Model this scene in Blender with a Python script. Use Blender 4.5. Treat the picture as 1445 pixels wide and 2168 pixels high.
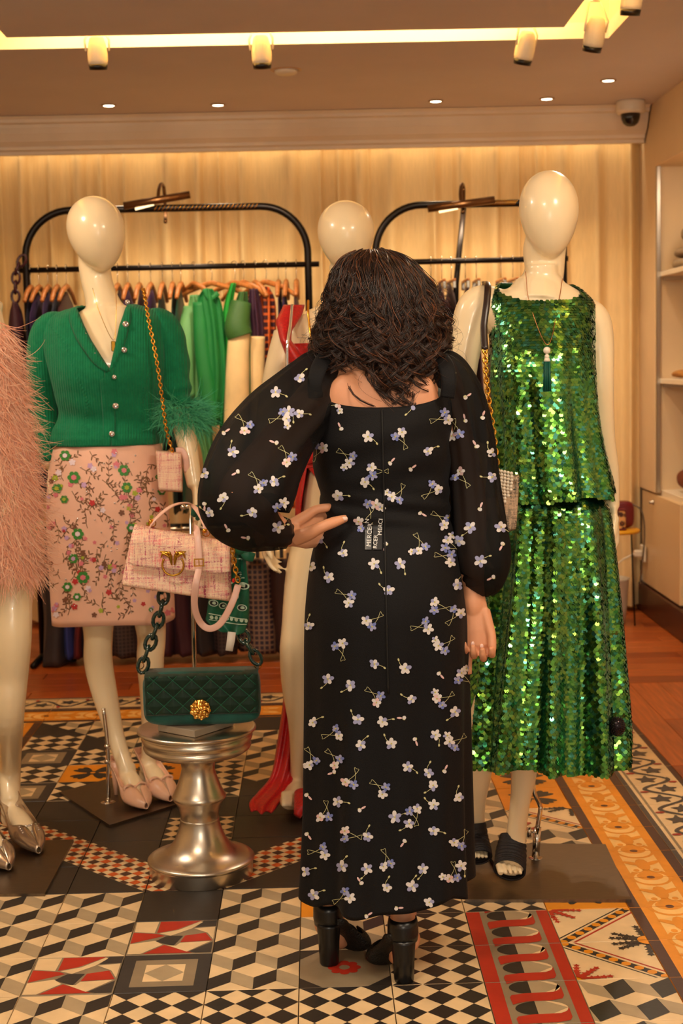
import bpy, bmesh, math, random
import numpy as np
from mathutils import Vector, Matrix, noise
from mathutils.bvhtree import BVHTree
PI = math.pi
random.seed(7)
rng = np.random.default_rng(7)
SC = bpy.context.scene
for _o in list(bpy.data.objects): bpy.data.objects.remove(_o)
COL = SC.collection
# ---------------------------------------------------------------- camera
FPX, CH = 3061.55, 1.346
YAW, PITCH, ROLL = 0.016787, -0.105367, -0.022489
IW, IH = 1445, 2168
_cy, _sy = math.cos(YAW), math.sin(YAW)
FWD = Vector((_sy*math.cos(PITCH), _cy*math.cos(PITCH), math.sin(PITCH)))
_r = Vector((_cy, -_sy, 0)); _u = _r.cross(FWD)
RT = _r*math.cos(ROLL)+_u*math.sin(ROLL); UP = -_r*math.sin(ROLL)+_u*math.cos(ROLL)
CAM = Vector((0, 0, CH))
cd = bpy.data.cameras.new('camera'); cam = bpy.data.objects.new('camera', cd); COL.objects.link(cam)
M = Matrix((RT, UP, -FWD)).transposed().to_4x4(); M.translation = CAM
cam.matrix_world = M
cd.sensor_fit = 'VERTICAL'; cd.sensor_height = 36; cd.lens = FPX/IH*36; cd.clip_start = .05; cd.clip_end = 60
cd.dof.use_dof = True; cd.dof.focus_distance = 3.12; cd.dof.aperture_fstop = 6.3
SC.camera = cam
# ---------------------------------------------------------------- world and light
SC.view_settings.view_transform = 'Standard'; SC.view_settings.look = 'None'
SC.view_settings.gamma = 1; SC.view_settings.use_curve_mapping = False
SC.view_settings.exposure = 0.22
W = bpy.data.worlds.new('world'); SC.world = W; W.use_nodes = True
W.node_tree.nodes['Background'].inputs[0].default_value = (1, .80, .60, 1)
W.node_tree.nodes['Background'].inputs[1].default_value = .5
def lamp(name, kind, loc, power, color=(1, .72, .42), aim=None, **kw):
    d = bpy.data.lights.new(name, kind); d.energy = power; d.color = color
    for k, v in kw.items(): setattr(d, k, v)
    o = bpy.data.objects.new(name, d); COL.objects.link(o); o.location = loc
    if aim is not None: o.rotation_euler = (Vector(aim)-Vector(loc)).to_track_quat('-Z', 'Y').to_euler()
    return o
WARM = (1, .76, .50); SOFT = (1, .84, .64)
# the camera's own flash, a hand's breadth to the right of the lens
lamp('camera_flash', 'POINT', CAM+RT*.11+UP*.02-FWD*.02, 58, (1, .86, .68), shadow_soft_size=.022)
# fill lights added below the ceiling, out of view and without fixtures
lamp('fill_light', 'AREA', (-.7, 1.6, 2.5), 22, SOFT, (-.5, 2.4, 0), shape='DISK', size=.5)
lamp('fill_light', 'AREA', (1.2, 1.9, 2.5), 22, SOFT, (.9, 2.7, 0), shape='DISK', size=.5)
lamp('fill_light', 'AREA', (-1.7, 3.6, 2.5), 18, SOFT, (-1.2, 4.2, 0), shape='DISK', size=.4)

# ---------------------------------------------------------------- pixel <-> place
def ray(x, y): return FWD + RT*((x-IW/2)/FPX) - UP*((y-IH/2)/FPX)
def at(x, y, Y):
    d = ray(x, y); return CAM + d*(Y/d.y)
def atx(x, y, X):
    d = ray(x, y); return CAM + d*(X/d.x)
def gnd(x, y, z=0):
    d = ray(x, y); return CAM + d*((z-CH)/d.z)
def px(p):
    d = Vector(p)-CAM; z = d.dot(FWD)
    return IW/2+FPX*d.dot(RT)/z, IH/2-FPX*d.dot(UP)/z
def mpp(Y): return Y/FPX

# ---------------------------------------------------------------- materials
def srgb(r, g, b):
    f = lambda c: (c/255/12.92) if c/255 <= .04045 else ((c/255+.055)/1.055)**2.4
    return (f(r), f(g), f(b), 1)
MATS = {}
def mat(name, col, rough=.5, metal=0, vary=0, scale=20, bump=0, bscale=None, stretch=(1, 1, 1), spec=.5, coat=0, emit=None, estr=0, sheen=0, sss=0, alpha=1, trans=0, coord='Object'):
    if name in MATS: return MATS[name]
    m = bpy.data.materials.new(name); m.use_nodes = True; nt = m.node_tree; n = nt.nodes; b = n['Principled BSDF']
    b.inputs['Base Color'].default_value = col; b.inputs['Roughness'].default_value = rough; b.inputs['Metallic'].default_value = metal
    b.inputs['Specular IOR Level'].default_value = spec; b.inputs['Coat Weight'].default_value = coat
    b.inputs['Sheen Weight'].default_value = sheen*.18; b.inputs['Transmission Weight'].default_value = trans
    b.inputs['Alpha'].default_value = alpha
    if sss: b.inputs['Subsurface Weight'].default_value = sss; b.inputs['Subsurface Radius'].default_value = (.02, .008, .004)
    if emit: b.inputs['Emission Color'].default_value = emit; b.inputs['Emission Strength'].default_value = estr
    if vary or bump:
        tc = n.new('ShaderNodeTexCoord'); mp = n.new('ShaderNodeMapping'); mp.inputs['Scale'].default_value = stretch
        nt.links.new(tc.outputs[coord], mp.inputs[0])
        if vary:
            t = n.new('ShaderNodeTexNoise'); t.inputs['Scale'].default_value = scale; t.inputs['Detail'].default_value = 5
            nt.links.new(mp.outputs[0], t.inputs[0])
            r = n.new('ShaderNodeValToRGB'); r.color_ramp.elements[0].position = .3; r.color_ramp.elements[1].position = .7
            c = np.array(col[:3]); r.color_ramp.elements[0].color = (*np.clip(c*(1-vary), 0, 1), 1); r.color_ramp.elements[1].color = (*np.clip(c*(1+vary), 0, 1), 1)
            nt.links.new(t.outputs[0], r.inputs[0]); nt.links.new(r.outputs[0], b.inputs['Base Color'])
        if bump:
            t = n.new('ShaderNodeTexNoise'); t.inputs['Scale'].default_value = bscale or scale; t.inputs['Detail'].default_value = 4
            nt.links.new(mp.outputs[0], t.inputs[0]); bp = n.new('ShaderNodeBump'); bp.inputs['Strength'].default_value = bump; bp.inputs['Distance'].default_value = .003
            nt.links.new(t.outputs[0], bp.inputs['Height']); nt.links.new(bp.outputs[0], b.inputs['Normal'])
    MATS[name] = m; return m
def island_mat(name, cols, rough=.3, metal=1, grazing=None, spec=.5):
    m = bpy.data.materials.new(name); m.use_nodes = True; nt = m.node_tree; n = nt.nodes; b = n['Principled BSDF']
    g = n.new('ShaderNodeNewGeometry'); r = n.new('ShaderNodeValToRGB'); cr = r.color_ramp
    for i, (p, c) in enumerate(cols):
        e = cr.elements[i] if i < 2 else cr.elements.new(p)
        e.position = p; e.color = c
    nt.links.new(g.outputs['Random Per Island'], r.inputs[0]); out = r.outputs[0]
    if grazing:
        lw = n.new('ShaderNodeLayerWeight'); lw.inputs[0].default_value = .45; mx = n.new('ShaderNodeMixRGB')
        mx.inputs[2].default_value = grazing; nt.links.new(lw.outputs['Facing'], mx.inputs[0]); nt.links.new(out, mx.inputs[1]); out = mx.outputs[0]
    nt.links.new(out, b.inputs['Base Color']); b.inputs['Roughness'].default_value = rough; b.inputs['Metallic'].default_value = metal; b.inputs['Specular IOR Level'].default_value = spec
    MATS[name] = m; return m
def tweed(name, cols, scale=260, glit=True):
    """woven tweed: two thread directions of mixed coloured yarn"""
    m = bpy.data.materials.new(name); m.use_nodes = True; nt = m.node_tree; n = nt.nodes; L = nt.links; b = n['Principled BSDF']
    tc = n.new('ShaderNodeTexCoord')
    outs = []
    for st in ((scale, 12, 22), (22, 12, scale)):
        mp = n.new('ShaderNodeMapping'); mp.inputs['Scale'].default_value = (st[0]*.5, st[1], st[2]*.5); L.new(tc.outputs['Object'], mp.inputs[0])
        t = n.new('ShaderNodeTexNoise'); t.inputs['Scale'].default_value = 1; t.inputs['Detail'].default_value = 3; L.new(mp.outputs[0], t.inputs[0])
        r = n.new('ShaderNodeValToRGB'); cr = r.color_ramp
        for i, c in enumerate(cols):
            e = cr.elements[i] if i < 2 else cr.elements.new(.5)
            e.color = c
        for i, e in enumerate(cr.elements): e.position = .32+.36*i/(len(cols)-1)
        L.new(t.outputs[0], r.inputs[0]); outs.append((r, t))
    ck = n.new('ShaderNodeTexNoise'); ck.inputs['Scale'].default_value = scale; L.new(tc.outputs['Object'], ck.inputs[0])
    rr = n.new('ShaderNodeValToRGB'); rr.color_ramp.elements[0].position = .46; rr.color_ramp.elements[1].position = .54; L.new(ck.outputs[0], rr.inputs[0])
    mx = n.new('ShaderNodeMixRGB'); L.new(rr.outputs[0], mx.inputs[0]); L.new(outs[0][0].outputs[0], mx.inputs[1]); L.new(outs[1][0].outputs[0], mx.inputs[2])
    L.new(mx.outputs[0], b.inputs['Base Color']); b.inputs['Roughness'].default_value = .7
    bp = n.new('ShaderNodeBump'); bp.inputs['Strength'].default_value = .7; bp.inputs['Distance'].default_value = .002; L.new(ck.outputs[0], bp.inputs['Height']); L.new(bp.outputs[0], b.inputs['Normal'])
    MATS[name] = m; return m
def knit(name, col, sc=260, sheen=.6):
    m = mat(name, col, .9, vary=.12, scale=60, sheen=sheen, spec=.2); nt = m.node_tree; n = nt.nodes; L = nt.links; b = n['Principled BSDF']
    tc = n.new('ShaderNodeTexCoord'); w = n.new('ShaderNodeTexWave'); w.wave_type = 'BANDS'; w.bands_direction = 'X'; w.inputs['Scale'].default_value = sc/6.28; w.inputs['Distortion'].default_value = 1.2; w.inputs['Detail Scale'].default_value = 3
    nz = n.new('ShaderNodeTexNoise'); nz.inputs['Scale'].default_value = 500; L.new(tc.outputs['Object'], nz.inputs[0]); ad = n.new('ShaderNodeMath'); ad.operation = 'ADD'
    L.new(tc.outputs['Object'], w.inputs[0]); bp = n.new('ShaderNodeBump'); bp.inputs['Strength'].default_value = .6; bp.inputs['Distance'].default_value = .003
    L.new(w.outputs['Fac'], ad.inputs[0]); L.new(nz.outputs[0], ad.inputs[1]); L.new(ad.outputs[0], bp.inputs['Height']); L.new(bp.outputs[0], b.inputs['Normal'])
    return m

# ---------------------------------------------------------------- mesh tools
def cr_interp(pts, n):
    """Catmull-Rom through rows of numbers"""
    P = np.array(pts, float); k = len(P)
    if k == 2: return P[0]+(P[1]-P[0])*np.linspace(0, 1, n)[:, None]
    E = np.vstack([2*P[0]-P[1], P, 2*P[-1]-P[-2]]); T = np.linspace(0, k-1-1e-9, n); i = T.astype(int); t = (T-i)[:, None]
    a, b, c, d = E[i], E[i+1], E[i+2], E[i+3]
    return .5*((2*b)+(-a+c)*t+(2*a-5*b+4*c-d)*t*t+(-a+3*b-3*c+d)*t**3)
class MB:
    def __init__(s): s.v = []; s.f = []; s.m = []; s.sm = []; s.n = 0
    def add(s, V, F, mi=0, smooth=True):
        s.v.append(np.asarray(V, float).reshape(-1, 3)); o = s.n; s.n += len(s.v[-1])
        for f in F: s.f.append([i+o for i in f]); s.m.append(mi); s.sm.append(smooth)
        return s
    def box(s, c, size, mi=0, R=None, bev=0):
        x, y, z = [q/2 for q in size]
        if bev:
            b = min(bev, x*.9, y*.9, z*.9); V = []; 
            for sx in (-1, 1):
                for sy in (-1, 1):
                    for sz in (-1, 1):
                        V += [(sx*x, sy*(y-b), sz*(z-b)), (sx*(x-b), sy*y, sz*(z-b)), (sx*(x-b), sy*(y-b), sz*z)]
            bm = bmesh.new(); [bm.verts.new(v) for v in V]; bmesh.ops.convex_hull(bm, input=bm.verts); 
            bm.verts.index_update(); F = [[v.index for v in f.verts] for f in bm.faces]; V = [tuple(v.co) for v in bm.verts]; bm.free()
        else:
            V = [(a, b_, c_) for a in (-x, x) for b_ in (-y, y) for c_ in (-z, z)]
            F = [(0, 1, 3, 2), (4, 6, 7, 5), (0, 4, 5, 1), (2, 3, 7, 6), (0, 2, 6, 4), (1, 5, 7, 3)]
        V = np.array(V)
        if R is not None: V = V@np.array(R.to_3x3()).T
        return s.add(V+np.array(c), F, mi, False)
    def grid(s, G, closed_u=False, closed_v=False, mi=0, cap0=False, cap1=False, smooth=True):
        """G[v][u] points"""
        G = np.asarray(G, float); nv, nu = G.shape[:2]; F = []
        for j in range(nv if closed_v else nv-1):
            for i in range(nu if closed_u else nu-1):
                a = j*nu+i; b = j*nu+(i+1) % nu; c = ((j+1) % nv)*nu+(i+1) % nu; d = ((j+1) % nv)*nu+i
                F.append((a, b, c, d))
        if cap0: F.append(tuple(range(nu))[::-1])
        if cap1: F.append(tuple((nv-1)*nu+i for i in range(nu)))
        return s.add(G.reshape(-1, 3), F, mi, smooth)
    def tube(s, pts, r, n=10, mi=0, closed=False, interp=0, flat=1.0, ref=None, cap=True):
        """tube through pts; r number or list; flat squashes the section along ref's normal"""
        pts = [tuple(p) for p in pts]
        rr = list(r) if hasattr(r, '__len__') else [r]*len(pts)
        A = np.hstack([np.array(pts, float), np.array(rr, float)[:, None]])
        if interp: A = cr_interp(A, interp)
        Pn = A[:, :3]; R = A[:, 3]; k = len(Pn)
        T = np.gradient(Pn, axis=0) if not closed else (np.roll(Pn, -1, 0)-np.roll(Pn, 1, 0))
        T /= np.linalg.norm(T, axis=1)[:, None]+1e-12
        u = np.array(ref if ref is not None else ((0, 0, 1) if abs(T[0][2]) < .8 else (0, 1, 0)), float)
        th = np.linspace(0, 2*PI, n, endpoint=False); G = []
        for i in range(k):
            u = (np.array(ref, float) if ref is not None else u); u = u-T[i]*u.dot(T[i]); u /= np.linalg.norm(u)+1e-12
            w = np.cross(T[i], u)
            G.append(Pn[i]+R[i]*(np.cos(th)[:, None]*w+np.sin(th)[:, None]*u*flat))
        return s.grid(G, True, closed, mi, cap and not closed, cap and not closed)
    def lathe(s, prof, c=(0, 0, 0), n=40, mi=0, R=None, cap=True):
        th = np.linspace(0, 2*PI, n, endpoint=False); G = []
        for r, z in prof: G.append(np.stack([r*np.cos(th), r*np.sin(th), 0*th+z], 1))
        G = np.array(G)
        if R is not None: G = G@np.array(R.to_3x3()).T
        return s.grid(G+np.array(c), True, False, mi, cap, cap)
    def ell(s, c, r, R=None, n=24, m=14, mi=0, egg=0):
        ph = np.linspace(-PI/2+.02, PI/2-.02, m); th = np.linspace(0, 2*PI, n, endpoint=False)
        G = []
        for p in ph:
            k = np.cos(p)*(1+egg*np.sin(p))
            G.append(np.stack([r[0]*k*np.cos(th), r[1]*k*np.sin(th), 0*th+r[2]*np.sin(p)], 1))
        G = np.array(G)
        if R is not None: G = G@np.array(R.to_3x3()).T
        return s.grid(G+np.array(c), True, False, mi, True, True)
    def poly(s, pts, thick=(0, 0, 0), mi=0, smooth=False):
        P_ = [np.array(p, float) for p in pts]; n = len(P_); t = np.array(thick, float)
        if not t.any(): return s.add(P_, [tuple(range(n))], mi, smooth)
        V = P_+[p+t for p in P_]
        F = [tuple(range(n))[::-1], tuple(range(n, 2*n))]+[(i, (i+1) % n, n+(i+1) % n, n+i) for i in range(n)]
        return s.add(V, F, mi, smooth)
    def mesh(s, name, mats, org=(0, 0, 0)):
        me = bpy.data.meshes.new(name)
        V = np.vstack(s.v)-np.array(org); me.from_pydata(V.tolist(), [], s.f)
        for m_ in (mats if isinstance(mats, (list, tuple)) else [mats]): me.materials.append(m_)
        me.polygons.foreach_set('material_index', s.m); me.polygons.foreach_set('use_smooth', s.sm); me.update()
        return me
    def build(s, name, mats, parent=None, label=None, **kw):
        org = parent_org(parent) if parent else kw.pop('org', None)
        if org is None:
            V = np.vstack(s.v); org = ((V[:, 0].min()+V[:, 0].max())/2, (V[:, 1].min()+V[:, 1].max())/2, V[:, 2].min())
        return link(name, s.mesh(name, mats, org), parent, label, org=org, **kw)
def parent_org(p):
    o = Vector((0, 0, 0))
    while p: o += p.location; p = p.parent
    return o
def link(name, me, parent=None, label=None, cat=None, group=None, kind=None, org=(0, 0, 0)):
    o = bpy.data.objects.new(name, me); COL.objects.link(o)
    if parent: o.parent = parent
    else: o.location = org
    tag(o, label, cat, group, kind); return o
def tag(o, label=None, cat=None, group=None, kind=None):
    for k, v in (('label', label), ('category', cat), ('group', group), ('kind', kind)):
        if v: o[k] = v
    return o
def thing(name, loc, label, cat, group=None):
    o = bpy.data.objects.new(name, None); COL.objects.link(o); o.location = loc; o.empty_display_size = .1
    return tag(o, label, cat, group)
def copy_thing(o, loc, label=None, rotz=None, matrep=None):
    c = o.copy(); COL.objects.link(c); c.location = loc
    if label: c['label'] = label
    if rotz is not None: c.rotation_euler.z = rotz
    for ch in [q for q in bpy.data.objects if q.parent == o]:
        d = ch.copy(); COL.objects.link(d); d.parent = c
        for g in [q for q in bpy.data.objects if q.parent == ch]:
            e = g.copy(); COL.objects.link(e); e.parent = d
    return c
def fuse(mb, voxel, it=6, fac=.5):
    """join overlapping closed shells into ONE continuous skin; returns MB"""
    me = mb.mesh('tmp', []); o = bpy.data.objects.new('tmp', me); COL.objects.link(o)
    r = o.modifiers.new('r', 'REMESH'); r.mode = 'VOXEL'; r.voxel_size = voxel
    s = o.modifiers.new('s', 'SMOOTH'); s.iterations = it; s.factor = fac
    dg = bpy.context.evaluated_depsgraph_get(); ev = o.evaluated_get(dg); m2 = ev.to_mesh()
    n = len(m2.vertices); V = np.empty(n*3); m2.vertices.foreach_get('co', V)
    F = [tuple(p.vertices) for p in m2.polygons]; ev.to_mesh_clear()
    bpy.data.objects.remove(o); bpy.data.meshes.remove(me)
    out = MB(); out.add(V.reshape(-1, 3), F); return out
class Prof:
    """upright form: rows (z, cx, cy, rx, ry, exponent)"""
    def __init__(s, rows):
        A = np.array(sorted(rows), float); B = cr_interp(A, 12*len(A)); B = B[np.argsort(B[:, 0])]; s.B = B
    @classmethod
    def px(c, Y, rows, ex=2.2):
        """rows (py, xl, xr, ry[, dy[, exponent]]) measured at depth Y"""
        R = []
        for r in rows:
            a, b = at(r[1], r[0], Y), at(r[2], r[0], Y); m_ = (a+b)/2
            R.append((m_.z, m_.x, Y+(r[4] if len(r) > 4 else 0), abs(b.x-a.x)/2, r[3], r[5] if len(r) > 5 else ex))
        return c(R)
    def sec(s, z):
        B = s.B; return [np.interp(z, B[:, 0], B[:, k]) for k in range(1, 6)]
    def pt(s, th, z, off=0):
        cx, cy, rx, ry, e = s.sec(z); c, d = np.cos(th), np.sin(th)
        return np.stack([cx+(rx+off)*np.sign(c)*np.abs(c)**(2/e), cy+(ry+off)*np.sign(d)*np.abs(d)**(2/e), z+0*th], -1)
    def solid(s, mb, z0, z1, n=36, m=30, off=0, mi=0):
        th = np.linspace(0, 2*PI, n, endpoint=False)
        return mb.grid([s.pt(th, z, off) for z in np.linspace(z0, z1, m)], True, False, mi, True, True)
    def surf(s, mb, zb, zt, off=0, n=96, m=40, disp=None, gap=None, mi=0, th0=PI/2):
        """cloth: zb/zt may be functions of the angle; gap(t)->(a0,a1) leaves the cloth open between two angles"""
        G = []
        for j in range(m):
            t = j/(m-1)
            if gap:
                a0, a1 = gap(t); th = np.linspace(a1, a0+2*PI, n)
            else: th = np.linspace(th0, th0+2*PI, n, endpoint=False)
            b = np.array([zb(a) for a in th]) if callable(zb) else np.full(n, zb)
            c = np.array([zt(a) for a in th]) if callable(zt) else np.full(n, zt)
            z = b+(c-b)*t; o = off+(disp(th, z, t) if disp else 0)
            G.append(s.pt(th, z, o))
        G = np.array(G); mb.grid(G, not gap, False, mi); return G
def thicken(o, t, off=-1):
    m = o.modifiers.new('t', 'SOLIDIFY'); m.thickness = t; m.offset = off; return o
def bvh(o):
    me = o.data; org = parent_org(o)
    V = [v.co+org for v in me.vertices]; return BVHTree.FromPolygons(V, [tuple(p.vertices) for p in me.polygons])
def clip_poly(P_, x0=0, x1=1, y0=0, y1=1):
    for ax, lim, sg in ((0, x0, 1), (0, x1, -1), (1, y0, 1), (1, y1, -1)):
        Q = []
        for i in range(len(P_)):
            a, b = P_[i-1], P_[i]; ia = sg*(a[ax]-lim) >= -1e-9; ib = sg*(b[ax]-lim) >= -1e-9
            if ia != ib:
                t = (lim-a[ax])/(b[ax]-a[ax]); Q.append((a[0]+t*(b[0]-a[0]), a[1]+t*(b[1]-a[1])))
            if ib: Q.append(b)
        P_ = Q
        if len(P_) < 3: return []
    return P_
# flat shapes laid on cloth: rays are cast from a point in front of the cloth onto it
def lay(mb, tree, pts, off=.0012, mi=0, lift=0, src=None):
    """pts are photo pixels giving the direction; the shape is laid on the surface that is met"""
    V = []; O = CAM if src is None else src
    for x, y in pts:
        d = ray(x, y).normalized(); h = tree.ray_cast(O, d)
        if h[0] is None: return False
        nr = h[1] if h[1].dot(d) < 0 else -h[1]
        V.append(h[0]+nr*off+Vector((0, -lift, 0)))
    d0 = [v.y for v in V]
    if max(d0)-min(d0) > .06: return False
    mb.add([tuple(v) for v in V], [tuple(range(len(V)))], mi, True); return True
def petal(cx, cy, a, L, w, n=7):
    out = []
    for k in range(n):
        t = k/(n-1)*PI; u = L*(.5-.5*math.cos(t)) ; v = w*math.sin(t)**.8
        out.append((u, v))
    out += [(u, -v) for u, v in out[-2:0:-1]]
    return [(cx+u*math.cos(a)-v*math.sin(a), cy+u*math.sin(a)+v*math.cos(a)) for u, v in out]
def stroke(pts, w0, w1=None):
    """quads along a 2-D path"""
    w1 = w0 if w1 is None else w1; A = cr_interp(pts, max(4, 5*(len(pts)-1))); k = len(A); T = np.gradient(A, axis=0); T /= np.linalg.norm(T, axis=1)[:, None]+1e-9
    N = np.stack([-T[:, 1], T[:, 0]], 1); w = np.linspace(w0, w1, k)[:, None]; a, b = A+N*w/2, A-N*w/2
    return [[tuple(a[i]), tuple(a[i+1]), tuple(b[i+1]), tuple(b[i])] for i in range(k-1)]
# ================================================================ THE SETTING
YW, ZC, XR = 7.56, 2.55, 1.68
cream_paint = mat('ceiling_paint', srgb(216, 204, 204), .8, vary=.03, scale=3)
wall_paint = mat('wall_paint', srgb(232, 205, 165), .8, vary=.03, scale=4)
white_lac = mat('white_lacquer', srgb(240, 225, 200), .35)
corn = mat('cornice_plaster', srgb(238, 222, 200), .6, vary=.04, scale=6)
def struct(name, mb, m, parent=None, **kw):
    o = mb.build(name, m, parent, **kw)
    if not parent: o['kind'] = 'structure'
    return o
# ---- floor: cement tiles, planks
GA, GB, T = -.46435, 2.9926, .2
tc = dict(cream=srgb(226, 196, 150), grey=srgb(170, 150, 118), black=srgb(44, 38, 34), red=srgb(176, 44, 26), yellow=srgb(226, 142, 22), brown=srgb(84, 48, 34),
          dgrey=srgb(70, 64, 60), orange=srgb(206, 88, 26), taupe=srgb(140, 122, 96), slate=srgb(54, 50, 48), dbrown=srgb(70, 40, 30), lav=srgb(240, 190, 110))
TMI = {k: i for i, k in enumerate(tc)}
def tile_mat(k, c):
    return mat('cement_tile_'+k, c, .42, vary=.10, scale=14, bump=.08, bscale=60, spec=.45, coord='Object')
tmats = [tile_mat(k, c) for k, c in tc.items()]
def star(cx, cy, r, n=4, k=.55, ph=0, sx=1, sy=1):
    return [(cx+sx*r*(1 if i % 2 == 0 else k)*math.cos(ph+i*PI/n), cy+sy*r*(1 if i % 2 == 0 else k)*math.sin(ph+i*PI/n)) for i in range(2*n)]
def disc2(cx, cy, rx, ry=None, n=16): ry = ry or rx; return [(cx+rx*math.cos(2*PI*i/n), cy+ry*math.sin(2*PI*i/n)) for i in range(n)]
def cubes():
    L = []; a, b = .3, .2
    for r, x0 in ((0, 0), (1, -.25)):
        top = 1-.5*r
        for c in range(3):
            x = x0+.5*c
            L.append(('grey', [(x, top), (x+.25, top-b), (x+.25, top-a-b), (x, top-a)])); L.append(('black', [(x+.25, top-b), (x+.5, top), (x+.5, top-a), (x+.25, top-a-b)]))
    return 'cream', L
def cubes_right():
    L = []; 
    for r, x0 in ((0, 0), (1, -.25)):
        top = 1-.5*r
        for c in range(3):
            x = x0+.5*c
            L.append(('black', [(x+.5, top), (x+.25, top-.17), (x+.31, top-.5), (x+.56, top-.33)])); L.append(('grey', [(x, top), (x+.25, top-.17), (x+.31, top-.5), (x+.06, top-.33)]))
    return 'cream', L
def harl(n=3):
    L = []
    for i in range(n+1):
        for j in range(n+1):
            cx, cy, h = (i+.5)/n, j/n, .5/n
            L.append(('black', [(cx-h, cy), (cx, cy-h), (cx+h, cy), (cx, cy+h)]))
    return 'cream', L
def square():
    return 'slate', [('taupe', [(.15, .15), (.85, .15), (.85, .85), (.15, .85)]), ('cream', [(.28, .28), (.72, .28), (.72, .72), (.28, .72)]), ('grey', [(.28, .5), (.5, .28), (.72, .5), (.5, .72)])]
def crazy():
    g = [('red', [(.31, .98), (.80, .98), (.52, .72), (.30, .63)]), ('slate', [(.83, .98), (.99, .98), (.99, .80), (.74, .78)]), ('cream', [(.02, .98), (.29, .98), (.27, .63), (.03, .68)]),
         ('cream', [(.33, .62), (.55, .71), (.79, .96), (.82, .93), (.70, .74), (.47, .54)]), ('red', [(.02, .66), (.02, .34), (.40, .54), (.32, .60)]), ('slate', [(.42, .53), (.46, .54), (.62, .53), (.53, .24), (.30, .38)]),
         ('red', [(.64, .53), (.88, .60), (.97, .37), (.60, .34)]), ('cream', [(.73, .74), (.98, .78), (.98, .40), (.90, .60)]), ('cream', [(.02, .32), (.30, .40), (.40, .28), (.17, .03), (.02, .03)]),
         ('red', [(.20, .03), (.42, .27), (.76, .03)]), ('cream', [(.45, .26), (.56, .24), (.60, .32), (.96, .35), (.70, .06)]), ('slate', [(.80, .03), (.98, .03), (.98, .33), (.72, .06)])]
    return 'taupe', g
def octagon():
    L = [('black', [(0, 0), (.26, 0), (0, .26)]), ('black', [(1, 0), (.74, 0), (1, .26)]), ('black', [(0, 1), (.26, 1), (0, .74)]), ('black', [(1, 1), (.74, 1), (1, .74)])]
    for k in range(8): a = k*PI/4; L.append(('red', disc2(.5+.13*math.cos(a), .5+.13*math.sin(a), .055)))
    L += [('red', disc2(.5, .5, .14)), ('taupe', disc2(.5, .5, .06))]
    return 'taupe', L
def floral():
    L = []
    for k in range(4):
        a = k*PI/2+PI/4
        for d, w in ((-.35, .06), (.35, .06), (0, .05)):
            L.append(('black', petal(.5+.06*math.cos(a), .5+.06*math.sin(a), a+d, .34, w)))
        L.append(('black', disc2(.5+.33*math.cos(a), .5+.33*math.sin(a), .05)))
    L += [('black', disc2(.5, .5, .10)), ('yellow', disc2(.5, .5, .045))]
    return 'yellow', L
def band_bits():
    L = []; n = 6
    for i in range(n+1):
        for j in range(n+1):
            cx, cy, h = i/n, j/n, .5/n
            if (i+j) % 2: L.append(('orange', [(cx-h, cy), (cx, cy-h), (cx+h, cy), (cx, cy+h)]))
            else: L.append(('dbrown', star(cx, cy, .42/n*1.25, 4, .72)))
    return L
def halves(base, keep, L2, L1=()):
    """keep: 'll','lr','ul','ur' triangle carries base pattern L2 over colour"""
    tri = {'ll': [(0, 0), (1, 0), (0, 1)], 'lr': [(0, 0), (1, 0), (1, 1)], 'ul': [(0, 0), (1, 1), (0, 1)], 'ur': [(1, 0), (1, 1), (0, 1)]}
    A = {'ll': (1, 1, 1), 'lr': (-1, 1, 0), 'ul': (1, -1, 0), 'ur': (-1, -1, -1)}[keep]
    def cl(P_):
        Q = []; f = lambda p: A[2]-(A[0]*p[0]+A[1]*p[1])
        for i in range(len(P_)):
            a, b = P_[i-1], P_[i]; fa, fb = f(a), f(b)
            if (fa >= 0) != (fb >= 0): t = fa/(fa-fb); Q.append((a[0]+t*(b[0]-a[0]), a[1]+t*(b[1]-a[1])))
            if fb >= 0: Q.append(b)
        return Q
    L = [('cream', tri[keep])]
    for m_, p in L2:
        q = cl(clip_poly(p))
        if len(q) > 2: L.append((m_, q))
    return base, L
def wave():
    L = [('red', [(0, 0), (.17, 0), (.17, 1), (0, 1)]), ('red', [(.86, 0), (1, 0), (1, 1), (.86, 1)])]
    for k in range(-1, 3):
        y = k*.5; e = [(.52+.275*math.cos(a), y+.35+.17*math.sin(a)) for a in np.linspace(0, 2*PI, 33)]
        L.append(('grey', e[:-1])); L.append(('black', [p for p in e if p[0] < .47])); L.append(('cream', [q for q in e if q[0] > .57 and q[1] > y+.35][::1]+[(.795, y+.35)]+[q for q in e if q[0] > .57 and q[1] < y+.35]))
    for k in range(-1, 3):
        y = k*.5; L.append(('red', [(.235, y-.06), (.225, y+.12), (.25, y+.17), (.40, y+.205), (.70, y+.22), (.775, y+.27), (.80, y+.36), (.80, y+.13), (.77, y+.06), (.64, y+.02), (.38, y+.01), (.28, y-.03)]))
    return 'taupe', L
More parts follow.
